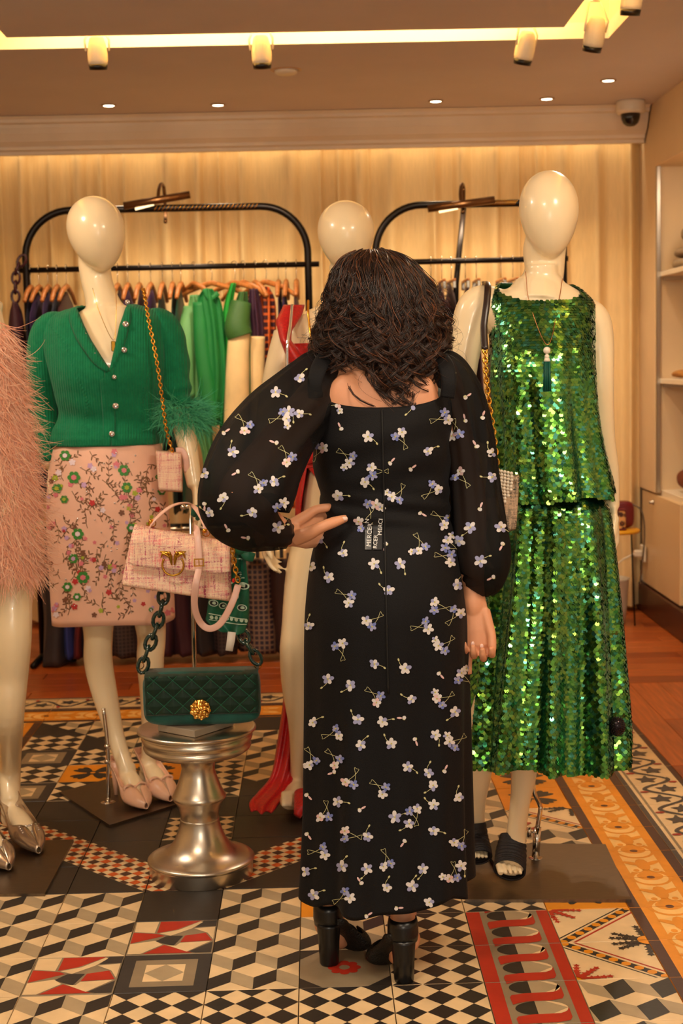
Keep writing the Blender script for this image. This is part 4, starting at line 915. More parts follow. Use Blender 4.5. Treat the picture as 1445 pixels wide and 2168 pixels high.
# ---------------------------------------------------------------- 5: the woman
YP = 3.13
wom = thing('person', (at(780, 2060, YP).x, YP, 0), 'woman from behind with curly dark hair and long black floral dress, hand on hip', 'person')
skin = mat('skin', srgb(214, 150, 112), .5, vary=.05, scale=30, sss=.12, bump=.05, bscale=300)
b = MB(); wp = Prof.px(YP, [(742, 742, 868, .055, .01), (758, 708, 898, .065), (776, 684, 926, .078), (805, 676, 940, .090), (860, 672, 944, .102), (950, 682, 934, .105), (1020, 690, 938, .092), (1090, 692, 936, .090), (1170, 672, 958, .115, -.01), (1270, 656, 970, .125, -.015), (1360, 660, 968, .115)])
wp.solid(b, at(0, 1360, YP).z, at(0, 742, YP).z)
HC = at(806, 638, YP+.03)
b.ell(HC, (.075, .095, .108), n=30, m=20, egg=.10)
b.ell(HC+Vector((0, .075, -.055)), (.045, .035, .045)); b.ell(HC+Vector((0, .105, -.02)), (.013, .022, .022), n=12, m=8); b.ell(HC+Vector((0, .092, -.052)), (.024, .014, .009), n=12, m=8); b.ell(HC+Vector((0, .085, -.092)), (.028, .024, .02), n=12, m=8)
for s_ in (-1, 1): b.ell(HC+Vector((s_*.076, .005, -.02)), (.009, .020, .032), n=12, m=8); b.ell(HC+Vector((s_*.032, .088, .008)), (.015, .010, .009), n=12, m=8)
b.tube([HC+Vector((0, -.005, -.05)), at(804, 725, YP+.01), at(803, 770, YP)], [.054, .052, .064], 20, interp=14)
# shoulder blades and spine line
for u in (735, 885): b.ell(at(u, 850, YP-.075), (.045, .02, .06), n=16, m=10)
SL, EL, WL = at(702, 806, YP), at(500, 1040, YP-.24), at(600, 1132, YP-.09)
b.tube([at(720, 790, YP), SL, SL.lerp(EL, .5), EL, EL.lerp(WL, .4)+Vector((0, 0, -.004)), WL], [.05, .046, .042, .036, .034, .026], 20, interp=40)
hd = Vector((.80, .58, .04)).normalized(); hb = MB(); hand(hb, WL+hd*.010, hd, (.55, -.75, -.15), (0, .1, 1), (.2, .35, .3), s=1.0)
hb.tube([WL-Vector((.05, .03, -.01)), WL, WL+hd*.03], [.029, .027, .026], 16)
hb.tube([at(625, 1140, YP-.10), at(652, 1130, YP-.118), at(680, 1116, YP-.128), at(708, 1105, YP-.125), at(733, 1097, YP-.112)], [.017, .0155, .0125, .0115, .0075], 12, interp=18)
SR, ER, WR = at(925, 800, YP), at(990, 1040, YP+.02), at(1002, 1268, YP-.02)
b.tube([at(900, 790, YP), SR, SR.lerp(ER, .5), ER, ER.lerp(WR, .5), at(1001, 1245, YP-.018)], [.05, .050, .044, .038, .033, .0225], 20, interp=40)
h2b = MB(); hand(h2b, at(1004, 1284, YP-.027), (.07, -.04, -1), (-.15, -1, .05), (1, 0, 0), (.55, 1.35, .75), s=.98, spread=.006, thumb=(1.0, .22, .30))
h2b.tube([at(1001, 1215, YP-.014), at(1002, 1250, YP-.02), at(1003, 1278, YP-.025), at(1004, 1302, YP-.024), at(1004, 1318, YP-.022)], [.0235, .0240, .0245, .020, .008], 18, interp=14, flat=.78, ref=(0, -1, 0))
pj = at(992, 1378, YP-.02); h2b.tube([pj+Vector((0, 0, .02)), pj, at(991, 1405, YP-.024), at(993, 1428, YP-.03)], [.009, .009, .0085, .006], 10, interp=10)
for (pts, rr) in (([(1640, 715), (1800, 705), (1900, 700), (1940, 699)], .035), ([(1640, 850), (1800, 855), (1930, 858), (1965, 860)], .035)):
    pass
h1, h2 = gnd(697, 2040), gnd(855, 2077); t1, t2 = gnd(765, 1992, .012), gnd(806, 2020, .012)
a1, a2 = at(703, 1925, h1.y+.05), at(853, 1955, h2.y+.05)
limb(b, [(735, 1330, YP, .085), (722, 1500, YP+.02, .058), (712, 1620, YP+.05, .050), (706, 1760, YP+.06, .050), (702, 1870, a1.y+.01, .032), (703, 1915, a1.y, .029)]); limb(b, [(890, 1330, YP, .085), (880, 1500, YP, .058), (868, 1620, YP-.01, .050), (860, 1780, YP, .050), (855, 1900, a2.y+.01, .032), (853, 1945, a2.y, .029)])
heel_foot(b, a1, t1); heel_foot(b, a2, t2)
bm0 = fuse(b, .0046)
for q_ in (hb, h2b): f_ = fuse(q_, .0024, 3); bm0.add(np.vstack(f_.v), f_.f)
bodyw = bm0.build('body', skin, wom)
nl = MB(); nailm = mat('nail_polish', srgb(238, 200, 185), .2, coat=.5)
wt = bvh(bodyw)
for u, v, rx, rz in ((729, 1098, .007, .0045), (1000, 1363, .0042, .0055), (1019, 1368, .0042, .0055)):
    h = wt.ray_cast(CAM, ray(u, v).normalized())
    if h[0]: MB().ell(h[0]+Vector((0, -.0006, 0)), (rx, .0016, rz), n=12, m=8).build('fingernail', nailm, wom)

h = wt.ray_cast(CAM, ray(775, 789).normalized())
if h[0]: MB().ell(h[0], (.003, .001, .003), n=10, m=6).build('mole', mat('mole', srgb(90, 50, 36), .6), wom)
# watch / ring glint
q = MB(); c = at(684, 1086, YP-.03); q.lathe([(.009, -.003), (.0115, 0), (.009, .003)], c, 20, R=Matrix.Rotation(1.1, 3, 'Y'), cap=False); q.build('ring', gold, wom)
# bra strap
h1_, pts = None, []
for u, v in ((938, 780), (934, 800), (930, 830), (927, 862)):
    h = wt.ray_cast(CAM, ray(u, v).normalized())
    if h[0]: pts.append(h[0]+Vector((0, -.003, 0)))
if len(pts) > 2: MB().tube(pts, .006, 8, interp=12, flat=.25, ref=(0, -1, 0)).build('bra_strap', mat('grey_elastic', srgb(84, 88, 78), .6), wom)
# dress
dk = mat('black_crepe', srgb(12, 10, 12), .7, bump=.25, bscale=420, spec=.22, sheen=.08)
shr = mat('black_chiffon', srgb(13, 11, 11), .7, spec=.2, alpha=.88, bump=.2, bscale=400)
wd = Prof.px(YP, [(815, 664, 950, .100), (860, 658, 956, .112, -.002), (930, 660, 950, .118, -.004), (1000, 670, 948, .108), (1060, 682, 948, .102), (1090, 684, 948, .102), (1110, 682, 952, .105), (1170, 662, 964, .122, -.01), (1260, 650, 976, .136, -.015), (1340, 647, 985, .14, -.01), (1500, 649, 988, .14), (1700, 649, 990, .145), (1850, 643, 993, .155), (1920, 637, 998, .165)], 2.25)
zhem = at(815, 1868, YP).z
def dtop(a):
    d = (a+PI/2+PI) % (2*PI)-PI
    zc, ze = at(800, 862, YP-.1).z, at(800, 828, YP-.1).z
    if abs(d) < 1.15: return zc+(ze-zc)*(abs(d)/1.15)**2.2
    return ze+min(.02, (abs(d)-1.15)*.05)
def dfold(th, z, t):
    k = np.clip((at(0, 1250, YP).z-z)/.8, 0, 1)
    w_ = np.exp(-((z-at(0, 1095, YP).z)/.045)**2); u_ = np.exp(-((z-at(0, 985, YP).z)/.09)**2)
    return k*(.010*np.sin(th*6+.4)+.007*np.sin(th*13+2)+.006*np.sin(th*9+z*3))+.0035*w_*np.sin(z*150+th*3)+.003*u_*np.sin(z*75+np.sin(th*2)*2)
def dhem(a): return zhem+.006*math.sin(5*a+.3)-.004*math.sin(9*a)-.012*math.cos(a+1.4)+.010*math.cos(a)
mb = MB(); wd.surf(mb, dhem, dtop, .003, 220, 130, dfold); dress = mb.build('dress', dk, wom, 'long black dress printed with small pale blue flowers'); thicken(dress, .0022, -1)
def sleeve(rows, name, flat=.62, pleat=.0035, ref=(0, -1, 0)):
    A = cr_interp([[*at(u, v, Y_), r_] for u, v, Y_, r_ in rows], 70); n = 60; G = []; T_ = np.gradient(A[:, :3], axis=0); T_ /= np.linalg.norm(T_, axis=1)[:, None]; th = np.linspace(0, 2*PI, n, endpoint=False)
    for i in range(70):
        u = np.array(ref, float); u = u-T_[i]*u.dot(T_[i]); u /= np.linalg.norm(u); w_ = np.cross(T_[i], u); e = min(1, min(i, 69-i)/10); pl_ = pleat*(1+1.5*(1-e))*np.sin(th*11+i*.06)*(.4+.6*np.sin(i*.07))
        rr = A[i, 3]+pl_[:, None]; G.append(A[i, :3]+rr*(np.cos(th)[:, None]*w_+np.sin(th)[:, None]*u*(flat+(1-flat)*(1-e)*.6)))
    mb = MB(); mb.grid(G, True, False, 0, False, False); o = mb.build(name, shr, dress); return o
slv = sleeve([(704, 772, YP-.005, .048), (684, 796, YP-.015, .062), (642, 846, YP-.05, .077), (590, 902, YP-.10, .087), (550, 965, YP-.15, .096), (526, 1030, YP-.19, .098), (514, 1075, YP-.20, .090), (532, 1108, YP-.18, .064), (566, 1124, YP-.13, .044), (600, 1130, YP-.095, .033)], 'sleeve', flat=.85)
srv = sleeve([(914, 776, YP-.005, .046), (938, 800, YP-.005, .058), (970, 850, YP, .056), (992, 930, YP, .054), (1003, 1020, YP, .055), (1013, 1110, YP-.01, .060), (1021, 1180, YP-.02, .063), (1019, 1222, YP-.02, .052), (1008, 1242, YP-.02, .036), (1003, 1250, YP-.02, .026)], 'sleeve', flat=.9)
# shoulder straps running from the back panel up over the shoulder
for us in ((668, 667, 676, 690), (946, 950, 944, 930)):
    P_ = [at(us[0], 842, YP-.100), at(us[1], 808, YP-.102), at(us[2], 776, YP-.088), at(us[3], 754, YP-.045), at(us[3], 748, YP+.01)]
    MB().tube(P_, [.015, .016, .017, .018, .018], 14, interp=30, flat=.3, ref=(0, -1, .4)).build('shoulder_strap', dk, dress)
# zip seam down the back
pl_ = MB(); dt = bvh(dress); pts = []
for v in range(868, 1480, 12):
    h = dt.ray_cast(CAM, ray(808+(v-868)*.022, v).normalized())
    if h[0]: pts.append(h[0]+Vector((0, -.0015, 0)))
pl_.tube(pts, .0022, 6); pl_.build('back_seam', mat('black_seam', srgb(6, 5, 6), .7), dress)
# printed flowers
fc = dict(white=srgb(214, 208, 206), lilac=srgb(150, 152, 190), blue=srgb(104, 116, 178), eye=srgb(190, 180, 80), stem=srgb(196, 190, 140), blush=srgb(216, 180, 180)); FI = {k: i for i, k in enumerate(fc)}; fmats = [mat('print_'+k, c, .65) for k, c in fc.items()]
trees = [(slv, bvh(slv)), (srv, bvh(srv)), (dress, dt)]; prints = {o.name: MB() for o, _ in trees}; RF = random.Random(11)
def near(d):
    best = None
    for o, t in trees:
        h = t.ray_cast(CAM, d)
        if h[0] and (best is None or h[3] < best[1]): best = ((o, t), h[3])
    return best[0] if best else None
def put(tree, mb, pts, c, off): lay(mb, tree, pts, off, FI[c])
def flower(tree, mb, u, v, s_, tone, rot=None, sq_=1.0):
    rot = RF.uniform(0, 6.28) if rot is None else rot; sk = RF.uniform(.65, 1); ax = RF.uniform(0, 3.14)
    for k in range(5):
        a = rot+k*1.257; f = 1-(1-sk)*abs(math.sin(a-ax)); c = tone[k % len(tone)]
        put(tree, mb, petal(u+1.0*math.cos(a)*f, v+1.0*math.sin(a)*f, a, s_*f, s_*.34, 6), c, .0018+.0001*k)
    put(tree, mb, disc2(u, v, 1.8, n=7), 'eye', .0026)
def print_one(kind, u, v):
    nr = near(ray(u, v).normalized())
    if not nr: return
    o, tree = nr; mb = prints[o.name]; a = RF.uniform(0, 6.28); W_ = ('white', 'white', 'lilac'); B_ = ('blue', 'lilac', 'lilac'); Cc = ('white', 'blush', 'white')
    if kind == 'F':
        d = (u+20*math.cos(a), v+20*math.sin(a)); m_ = ((u+d[0])/2+4*math.sin(a), (v+d[1])/2)
        for q in stroke([(u, v), m_, d], 1.5, .9): put(tree, mb, q, 'stem', .0012)
        put(tree, mb, petal(d[0], d[1], a+.4, 7, 2, 4), 'stem', .0014); flower(tree, mb, u, v, RF.uniform(11.5, 13.5), RF.choice((W_, ('lilac', 'white', 'lilac'), ('white', 'lilac'))))
    elif kind == 'C':
        e = (u+26*math.cos(a), v+26*math.sin(a)); f2 = (u+11*math.cos(a+2.2), v+11*math.sin(a+2.2)); f3 = (u+12*math.cos(a-2.4), v+12*math.sin(a-2.4))
        for p, c in ((f2, (e[0]+5*math.sin(a), e[1]-5*math.cos(a))), (f3, (e[0]-5*math.sin(a), e[1]+5*math.cos(a)))):
            m_ = ((p[0]+c[0])/2+3, (p[1]+c[1])/2)
            for q in stroke([p, m_, c, e], 1.0, .7): put(tree, mb, q, 'stem', .0012)
        flower(tree, mb, f2[0], f2[1], 10, B_); flower(tree, mb, f3[0], f3[1], 11.5, RF.choice((W_, Cc)))
        if RF.random() < .25: flower(tree, mb, f3[0]+14*math.cos(a-1.3), f3[1]+14*math.sin(a-1.3), 8.5, W_)
    else:
        put(tree, mb, petal(u, v, a, 12, 2.2, 5), 'blush', .0014); put(tree, mb, petal(u, v, a+2.8, 8, 4, 5), 'white', .0016); put(tree, mb, petal(u, v, a+3.6, 7, 2.5, 5), 'stem', .0015)
def tr(L_, ox, oy, s_):
    out = []
    for tok in L_.split(): k = tok[0]; a, c = tok[1:].split(','); out.append((k, ox+float(a)*s_, oy+float(c)*s_))
    return out
FL = tr('C915,1190 F430,1315 C300,1450 C105,1400 F235,1700 C450,1780 C400,1890 F820,1410 C640,1320 C480,1540 F410,1610 C620,1700 C850,1660 C770,2030 C915,1860 C960,2030 F1100,1910 C1035,1580 C1000,1280 B1180,1180 B1075,1050 B985,905 B250,1255 B715,1520 B580,1480 C200,1095 F715,1110 B780,1820 F270,2080 F110,1990 B545,2030 F1240,1420 F1240,1580 B1165,1780 F1165,2130 F470,2150 F640,2150 B90,970 B1135,1370 B1065,1200', 640, 500, .3228)
FL += tr('F920,1090 F735,1200 C500,1450 C775,1385 F835,1345 F910,1360 F410,1655 B725,1580 C820,1690 C600,1890 F720,1880 B435,1810 F335,2000 C780,2080 F555,2110 F195,1820 B350,1500 B195,2060', 380, 500, .2768)
FL += [('B', 481, 1119), ('F', 586, 1116), ('B', 521, 1138), ('F', 445, 1085)]
FL += tr('C215,60 B355,230 F300,365 C140,560 F225,450 F365,580 B435,690 F205,740 C80,880 C190,930 C120,1135 B95,1325 C110,1490 C240,1350 F190,1570 F65,1720 C190,1770 F20,1970 F50,2050 F215,2130 B500,480 F490,360', 900, 1000, .3229)
FL += [('F', 790, 1200), ('C', 735, 1265), ('C', 787, 1315), ('C', 895, 1325), ('F', 697, 1222), ('C', 720, 1372), ('F', 792, 1405), ('F', 695, 1437), ('F', 857, 1415), ('F', 742, 1450), ('C', 795, 1475), ('F', 870, 1480), ('C', 885, 1160), ('F', 822, 1250), ('F', 655, 1325), ('F', 660, 1200)]
FL += tr('F205,95 C350,170 F510,75 F680,90 B815,65 F1170,20 F530,250 F740,240 B905,220 F1040,170 C1165,235 C195,350 C355,350 B340,440 C465,490 C670,550 F850,400 F995,440 F1030,510 B1105,420 F375,640 C285,720 B530,690 F765,745 C895,720 F860,790 F1205,620 F1030,660 F1030,840 C1205,910 C450,870 F575,880 C255,980 F405,1085 C705,1050 F570,1100 F955,1100 B1010,1100 C1160,1140 F1215,1080 F150,1120 B525,1190 F710,1230 F880,1220 F210,1280 C420,1290 B785,1370 F1000,1330 B575,1420 B170,870 B170,600 B825,920', 600, 1500, .3081)
DN = []
for k, u, v in FL:
    if all((u-a)**2+(v-c)**2 > 17**2 for a, c in DN): DN.append((u, v)); print_one(k, u, v)
for o, _ in trees:
    if prints[o.name].n:
        org = parent_org(dress)
        p = prints[o.name].build('printed_flowers', fmats, dress); p['kind'] = 'stuff'
# lettering on the hanging ribbon loop
def lettering(s_, u, v, size, angle, tree, mb, off=.003):
    c = bpy.data.curves.new('t', 'FONT'); c.body = s_; c.size = 1; o = bpy.data.objects.new('t', c); COL.objects.link(o); dg = bpy.context.evaluated_depsgraph_get(); me = o.evaluated_get(dg).to_mesh()
    V = [(v_.co.x, v_.co.y) for v_ in me.vertices]; F = [tuple(p.vertices) for p in me.polygons]; o.evaluated_get(dg).to_mesh_clear(); bpy.data.objects.remove(o)
    ca, sa = math.cos(angle), math.sin(angle); out = []
    for x, y in V:
        h = tree.ray_cast(CAM, ray(u+(x*ca-y*sa)*size, v-(x*sa+y*ca)*size).normalized())
        if not h[0]: return
        out.append(tuple(h[0]+Vector((0, -off, 0))))
    mb.add(out, F, 0, False)
rb = MB(); dt2 = bvh(dress)
for (u0, v0, u1, v1) in ((772, 1098, 786, 1163), (789, 1100, 808, 1163)):
    G = []
    for v in np.linspace(v0, v1, 8):
        row = []
        for u in np.linspace(u0, u1, 4):
            h = dt2.ray_cast(CAM, ray(u, v).normalized()); row.append(tuple(h[0]+Vector((0, -.0035, 0))))
        G.append(row)
    rb.grid(G)
o = rb.build('ribbon_tape', mat('black_satin_ribbon', srgb(14, 12, 13), .35), dress)
tx = MB(); wht = mat('white_lettering', srgb(235, 232, 228), .5)
lettering('MERCER', 784, 1157, 13.5, 1.50, dt2, tx, .0045); lettering('N', 780, 1108, 13, 1.5, dt2, tx, .0045); lettering('MERCI', 807, 1133, 12.5, 1.50, dt2, tx, .0045); lettering('RCER', 797, 1161, 12, 1.50, dt2, tx, .0045)
if tx.n: tx.build('lettering', wht, o)
# block heels
lea = mat('black_leather', srgb(14, 13, 14), .32, vary=.2, scale=60, bump=.1); perf = mat('perforated_leather', srgb(16, 15, 15), .4, bump=1, bscale=260)
for H_, T_, A_ in ((h1, t1, a1), (h2, t2, a2)):
    s = pump(wom, A_, T_, H_+Vector((0, 0, .0)), perf, hh=.085, w=1.15, heel_r=(.012, .012), name='shoe', label='black perforated sandal on a thick block heel'); q = MB(); z = [(.0195, 0), (.0215, .004), (.0235, .05), (.0265, .088), (.027, .096)]
    q.lathe(z, H_, 28); q.build('block_heel', lea, s)
    q = MB(); th = np.linspace(PI*.95, PI*2.05, 22); G = []
    for zz, rr in ((.090, .0275), (.105, .0295), (.125, .029), (.14, .026)): G.append([(H_.x+rr*1.05*math.cos(a), H_.y+.012+rr*1.2*math.sin(a), zz) for a in th])
    o = q.grid(G).build('heel_counter', lea, s); thicken(o, .003, 1)
# ---- hair: shell and curling strands
hp = Prof.px(YP, [(524, 768, 815, .02, .03), (536, 735, 846, .06, .03), (560, 706, 884, .10, .03), (600, 692, 916, .125, .03), (650, 684, 936, .135, .025), (700, 672, 948, .138, .02), (740, 668, 946, .135, .015), (790, 680, 930, .12, .01), (860, 720, 915, .10, .0)], 2.1)
hcols = [(0, srgb(24, 13, 9)), (.5, srgb(38, 21, 14)), (.85, srgb(72, 40, 24)), (1, srgb(130, 76, 44))]
hm = island_mat('brown_hair', hcols, .38, 0, spec=.6); hb = mat('hair_underlayer', srgb(26, 14, 10), .7)
mb = MB(); hp.surf(mb, at(800, 752, YP).z, at(800, 527, YP).z, -.030, 60, 30); hair = mb.build('hair', hb, wom, 'shoulder-length curly dark brown hair'); Vs, Fs, n0 = [], [], 0
RH = np.random.default_rng(3); zt0 = at(800, 527, YP).z
def lock_end(x_rel):      # how far the locks hang, by place across the head (-1 left .. 1 right)
    return np.interp(x_rel, [-1, -.6, -.35, -.1, .05, .25, .5, .75, 1], [752, 768, 772, 765, 850, 862, 835, 800, 770])
for k in range(430):
    layer = RH.uniform(0, 1)**1.4; a = RH.uniform(0, 2*PI)
    if math.sin(a) > .55 and RH.random() < .7: a = -a
    xr = math.cos(a); v1 = lock_end(xr*(.9 if math.sin(a) < 0 else 1))+RH.normal(0, 9)
    if math.sin(a) > 0: v1 = min(v1, 775)
    short = RH.random() < .25
    if short: v1 -= RH.uniform(20, 90)
    z1 = at(800, v1, YP-.08).z; v0 = RH.uniform(0, .12) if RH.random() < .7 else RH.uniform(.12, .4); z0 = zt0-(zt0-z1)*v0*.7
    Ls = 50; t = np.linspace(0, 1, Ls); z = z0+(z1-z0)*(t**1.15 if v0 > .1 else (1-np.cos(t*PI/2))*.55+t*.45)
    a2 = a+RH.normal(0, .25)*t+np.sin(t*6+RH.uniform(0, 6))*.05; off = -.004-layer*.028
    C_ = np.array([hp.pt(np.array([a2[i]]), z[i], off)[0] for i in range(Ls)])
    cf = RH.uniform(3.0, 5.0)*(1 if RH.random() < .5 else -1); ph = RH.uniform(0, 6.28); am = RH.uniform(.012, .022)*np.clip((t-.3)*2.0, .08, 1)
    hel = np.stack([np.cos(cf*2*PI*t+ph), np.sin(cf*2*PI*t+ph), .5*np.sin(cf*2*PI*t+ph)], 1)*am[:, None]; C_ = C_+hel; ns = 10; rad = RH.uniform(.0035, .0065)
    for s_ in range(ns):
        o1 = RH.normal(0, 1, 3)*rad*.55; ph2 = RH.normal(0, .35); fr = RH.random() < .09
        f = (.35+.65*np.sin(np.clip(t, 0.02, .96)*PI)**.5)[:, None]; S_ = C_+o1*f+np.stack([np.cos(cf*2*PI*t+ph+ph2), np.sin(cf*2*PI*t+ph+ph2), 0*t], 1)*(am*.15)[:, None]
        if fr: S_ = S_+RH.normal(0, 1, 3)*.016*t[:, None]**1.3+np.stack([np.sin(t*22+ph), np.cos(t*19), 0*t], 1)*.004*t[:, None]
        T_ = np.gradient(S_, axis=0); T_ /= np.linalg.norm(T_, axis=1)[:, None]+1e-9; u = np.cross(T_, (0, 1, .1)); u /= np.linalg.norm(u, axis=1)[:, None]+1e-9; w_ = np.cross(T_, u); r_ = (.0011 if not fr else .0005)*(1-.6*t[:, None])
        R3 = [S_+r_*u, S_+r_*(-.5*u+.87*w_), S_+r_*(-.5*u-.87*w_)]; V = np.stack(R3, 1).reshape(-1, 3); Vs.append(V)
        i = np.arange(Ls-1)*3+n0
        for p, q_ in ((0, 1), (1, 2), (2, 0)): Fs.append(np.stack([i+p, i+q_, i+3+q_, i+3+p], 1))
        n0 += 3*Ls
Vh = np.vstack(Vs)-np.array(parent_org(hair)); Fh = np.vstack(Fs); me = bpy.data.meshes.new('curls'); me.vertices.add(len(Vh)); me.vertices.foreach_set('co', Vh.ravel()); me.loops.add(Fh.size); me.loops.foreach_set('vertex_index', Fh.ravel().astype(np.int32)); me.polygons.add(len(Fh)); me.polygons.foreach_set('loop_start', np.arange(0, Fh.size, 4, dtype=np.int32)); me.polygons.foreach_set('loop_total', np.full(len(Fh), 4, dtype=np.int32)); me.polygons.foreach_set('use_smooth', np.ones(len(Fh), bool)); me.update(calc_edges=True); me.materials.append(hm)
o = link('curls', me, hair); o['kind'] = 'stuff'
# ================================================================ BAGS, STANDS
YB = 3.60
alu = mat('cast_aluminium', srgb(206, 196, 180), .31, metal=1, vary=.10, scale=9, bump=.12, bscale=26)
pc = gnd(425, 1846); pc = Vector((at(425, 1800, 3.72).x, 3.72, 0)); 
def pr(v, w): return (w/2*mpp(3.72), at(425, v, 3.72).z)
t = thing('pedestal_table', (pc.x, pc.y, 0), 'low turned silver metal pedestal carrying the green velvet bag', 'pedestal')
rows = [(.136, 0), (.1365, .001), (.137, .036), (.1375, .038), (.141, .042), (.1415, .046), (.138, .050), (.124, .054), (.102, .062), (.083, .078), (.068, .100), (.058, .128), (.0515, .152), (.0515, .158), (.0515, .162), (.0505, .166)]
zm = lambda L_: [(r_, z*.93 if z < .25 else .2325+(z-.25)*.84) for r_, z in L_]
MB().lathe(zm([(0, 0)]+rows[:-1]), pc, 72).build('base', alu, t)
MB().lathe(zm([(.0505, .160), (.050, .170), (.053, .186), (.060, .205), (.068, .216), (.071, .222), (.071, .228), (.067, .234), (.060, .250), (.049, .285), (.043, .312), (.046, .335), (.054, .352)]), pc, 72, cap=False).build('stem', alu, t)
MB().lathe(zm([(.052, .348), (.075, .356), (.105, .361), (.128, .368), (.139, .378), (.142, .386), (.139, .392), (.137, .396), (.143, .404), (.146, .414), (.142, .422), (.138, .426), (.150, .431), (.156, .437), (.155, .442), (.148, .445), (0, .444)]), pc, 72).build('top', alu, t)
t = thing('display_block', (pc.x, pc.y, .3963), 'small flat grey plinth block between the pedestal top and the green velvet bag', 'block')
MB().box((pc.x-.0, pc.y-.02, .4063), (.15, .13, .018), R=Matrix.Rotation(.9, 3, 'Z'), bev=.001).build('slab', mat('grey_block', srgb(150, 136, 118), .4), t)
# green velvet bag
vel = mat('green_velvet', srgb(3, 40, 26), .6, sheen=1, spec=.3, vary=.2, scale=14, bump=.2, bscale=300); teal = mat('teal_velvet', srgb(4, 74, 66), .5, sheen=1, spec=.4, vary=.25, scale=20, bump=.2, bscale=260)
zb0 = .4165; y0b = pc.y-.075; A0 = at(302, 1520, y0b); A1 = at(552, 1516, y0b); x0, x1 = A0.x, A1.x; w_ = x1-x0; h_ = .142
bag = thing('velvet_handbag', ((x0+x1)/2, y0b+.04, zb0), 'quilted dark green velvet handbag with a gold rose clasp and chunky green chain', 'handbag')
def pillow(c, sx, sy, sz, e=5, n=40, m=24):
    G = []; ph = np.linspace(-PI/2+.001, PI/2-.001, m); th = np.linspace(0, 2*PI, n, endpoint=False); f = lambda q, k: np.sign(q)*np.abs(q)**(2/k)
    for p in ph: G.append(np.stack([c[0]+sx/2*f(np.cos(p), e)*f(np.cos(th), e), c[1]+sy/2*f(np.cos(p), e)*f(np.sin(th), e), c[2]+sz/2*f(np.sin(p)+0*th, e)], 1))
    return G
MB().grid(pillow(((x0+x1)/2, y0b+.035, zb0+h_/2), w_, .075, h_, 6), True, cap0=True, cap1=True).build('body', teal, bag)
mb = MB(); G = []; nx, nz = 110, 64
for j in range(nz):
    row = []
    for i in range(nx):
        u, v = i/(nx-1), j/(nz-1); x = x0+.008+(w_-.012)*u; z = zb0+h_+.003-(h_*.80)*v; s1_ = (u*6.0+v*2.55) % 1; s2_ = (u*6.0-v*2.55) % 1
        d = min(s1_, 1-s1_, s2_, 1-s2_)*2; ed = min(1, min(u, 1-u)*26, (1-v)*18); y = y0b-.006-.007*(d**.5)*ed-.002*ed
        if v < .12: k = (1-v/.12); y += .040*k*k; z -= .004*k
        row.append((x, y, z))
    G.append(row)
mb.grid(G); G2 = [[(p[0], y0b+.07 if j == 0 else y0b+.035, p[2]-.002) for p in G[0]] for j in range(2)]; mb.grid([G2[0], G2[1], G[0]])
fl_ = mb.build('flap', vel, bag); thicken(fl_, .004, 1)
q = MB(); stc = []
for k in range(-3, 10):
    for sg in (1, -1):
        P_ = []
        for v in np.linspace(0, 1, 30):
            u = (k+(0 if sg > 0 else 0)-sg*v*2.55)/6.0
            if .02 < u < .98 and .1 < v < .98: P_.append((x0+.008+(w_-.012)*u, y0b-.0095, zb0+h_+.003-h_*.8*v))
        if len(P_) > 2: q.tube(P_, .0008, 4)
q.build('quilting_stitch', mat('green_thread', srgb(30, 110, 80), .5), fl_)['kind'] = 'stuff'
q = MB(); c = Vector((at(424, 1502, y0b-.02).x, y0b-.016, at(424, 1502, y0b-.02).z)); R = Matrix.Rotation(PI/2, 3, 'X'); q.lathe([(0, -.002), (.024, -.002), (.0265, .003), (.024, .007), (0, .008)], c, 28, R=R)
for ring, (n_, rr, rz) in enumerate(((9, .021, .008), (6, .013, .012), (3, .006, .015))):
    for k in range(n_): a = 2*PI*k/n_+ring*.4; q.ell(c+Vector((rr*math.cos(a), -rz, rr*math.sin(a))), (.0078-.001*ring, .004, .0052), R=Matrix.Rotation(-a+.6, 3, 'Y'), n=10, m=8)
q.build('rose_clasp', mat('polished_gold', srgb(240, 190, 100), .16, metal=1), bag)
gr_ = mat('green_resin', srgb(4, 44, 38), .12, coat=.8)
chain([tuple(at(u, v, Yc)) for u, v, Yc in ((303, 1408, y0b+.03), (311, 1380, y0b+.03), (330, 1330, y0b+.03), (344, 1275, y0b+.03), (352, 1235, y0b+.06), (400, 1180, y0b+.12), (470, 1200, y0b+.12), (500, 1310, y0b+.06), (520, 1355, y0b+.035), (545, 1398, y0b+.03))], .0215, .0052, gr_, bag, 'resin_chain')
for u in (297, 546): q = MB(); q.lathe([(.008, -.002), (.010, 0), (.008, .002)], at(u, 1409, y0b+.03), 16, R=Matrix.Rotation(1.2, 3, 'X'), cap=False); q.build('gold_ring', gold, bag)
# bag stand
ys = 3.80; st = thing('bag_stand', (pc.x, ys, .397), 'slim chrome rod stand rising from the silver pedestal behind the green bag', 'stand')
q = MB(); q.tube([Vector((at(410, 1400, ys).x, ys, .397)), at(404, 1070, ys)], .006, 14); q.build('rod', chrome, st); q = MB(); q.tube([at(388, 1074, ys), at(404, 1072, ys), at(432, 1074, ys)], .005, 10); q.ell(at(388, 1074, ys), (.008,)*3, n=12, m=8); q.build('top_bar', chrome, st)
MB().lathe([(0, 0), (.035, 0), (.035, .004), (.008, .006), (0, .006)], Vector((at(410, 1400, ys).x, ys, .397)), 24).build('foot', chrome, st)
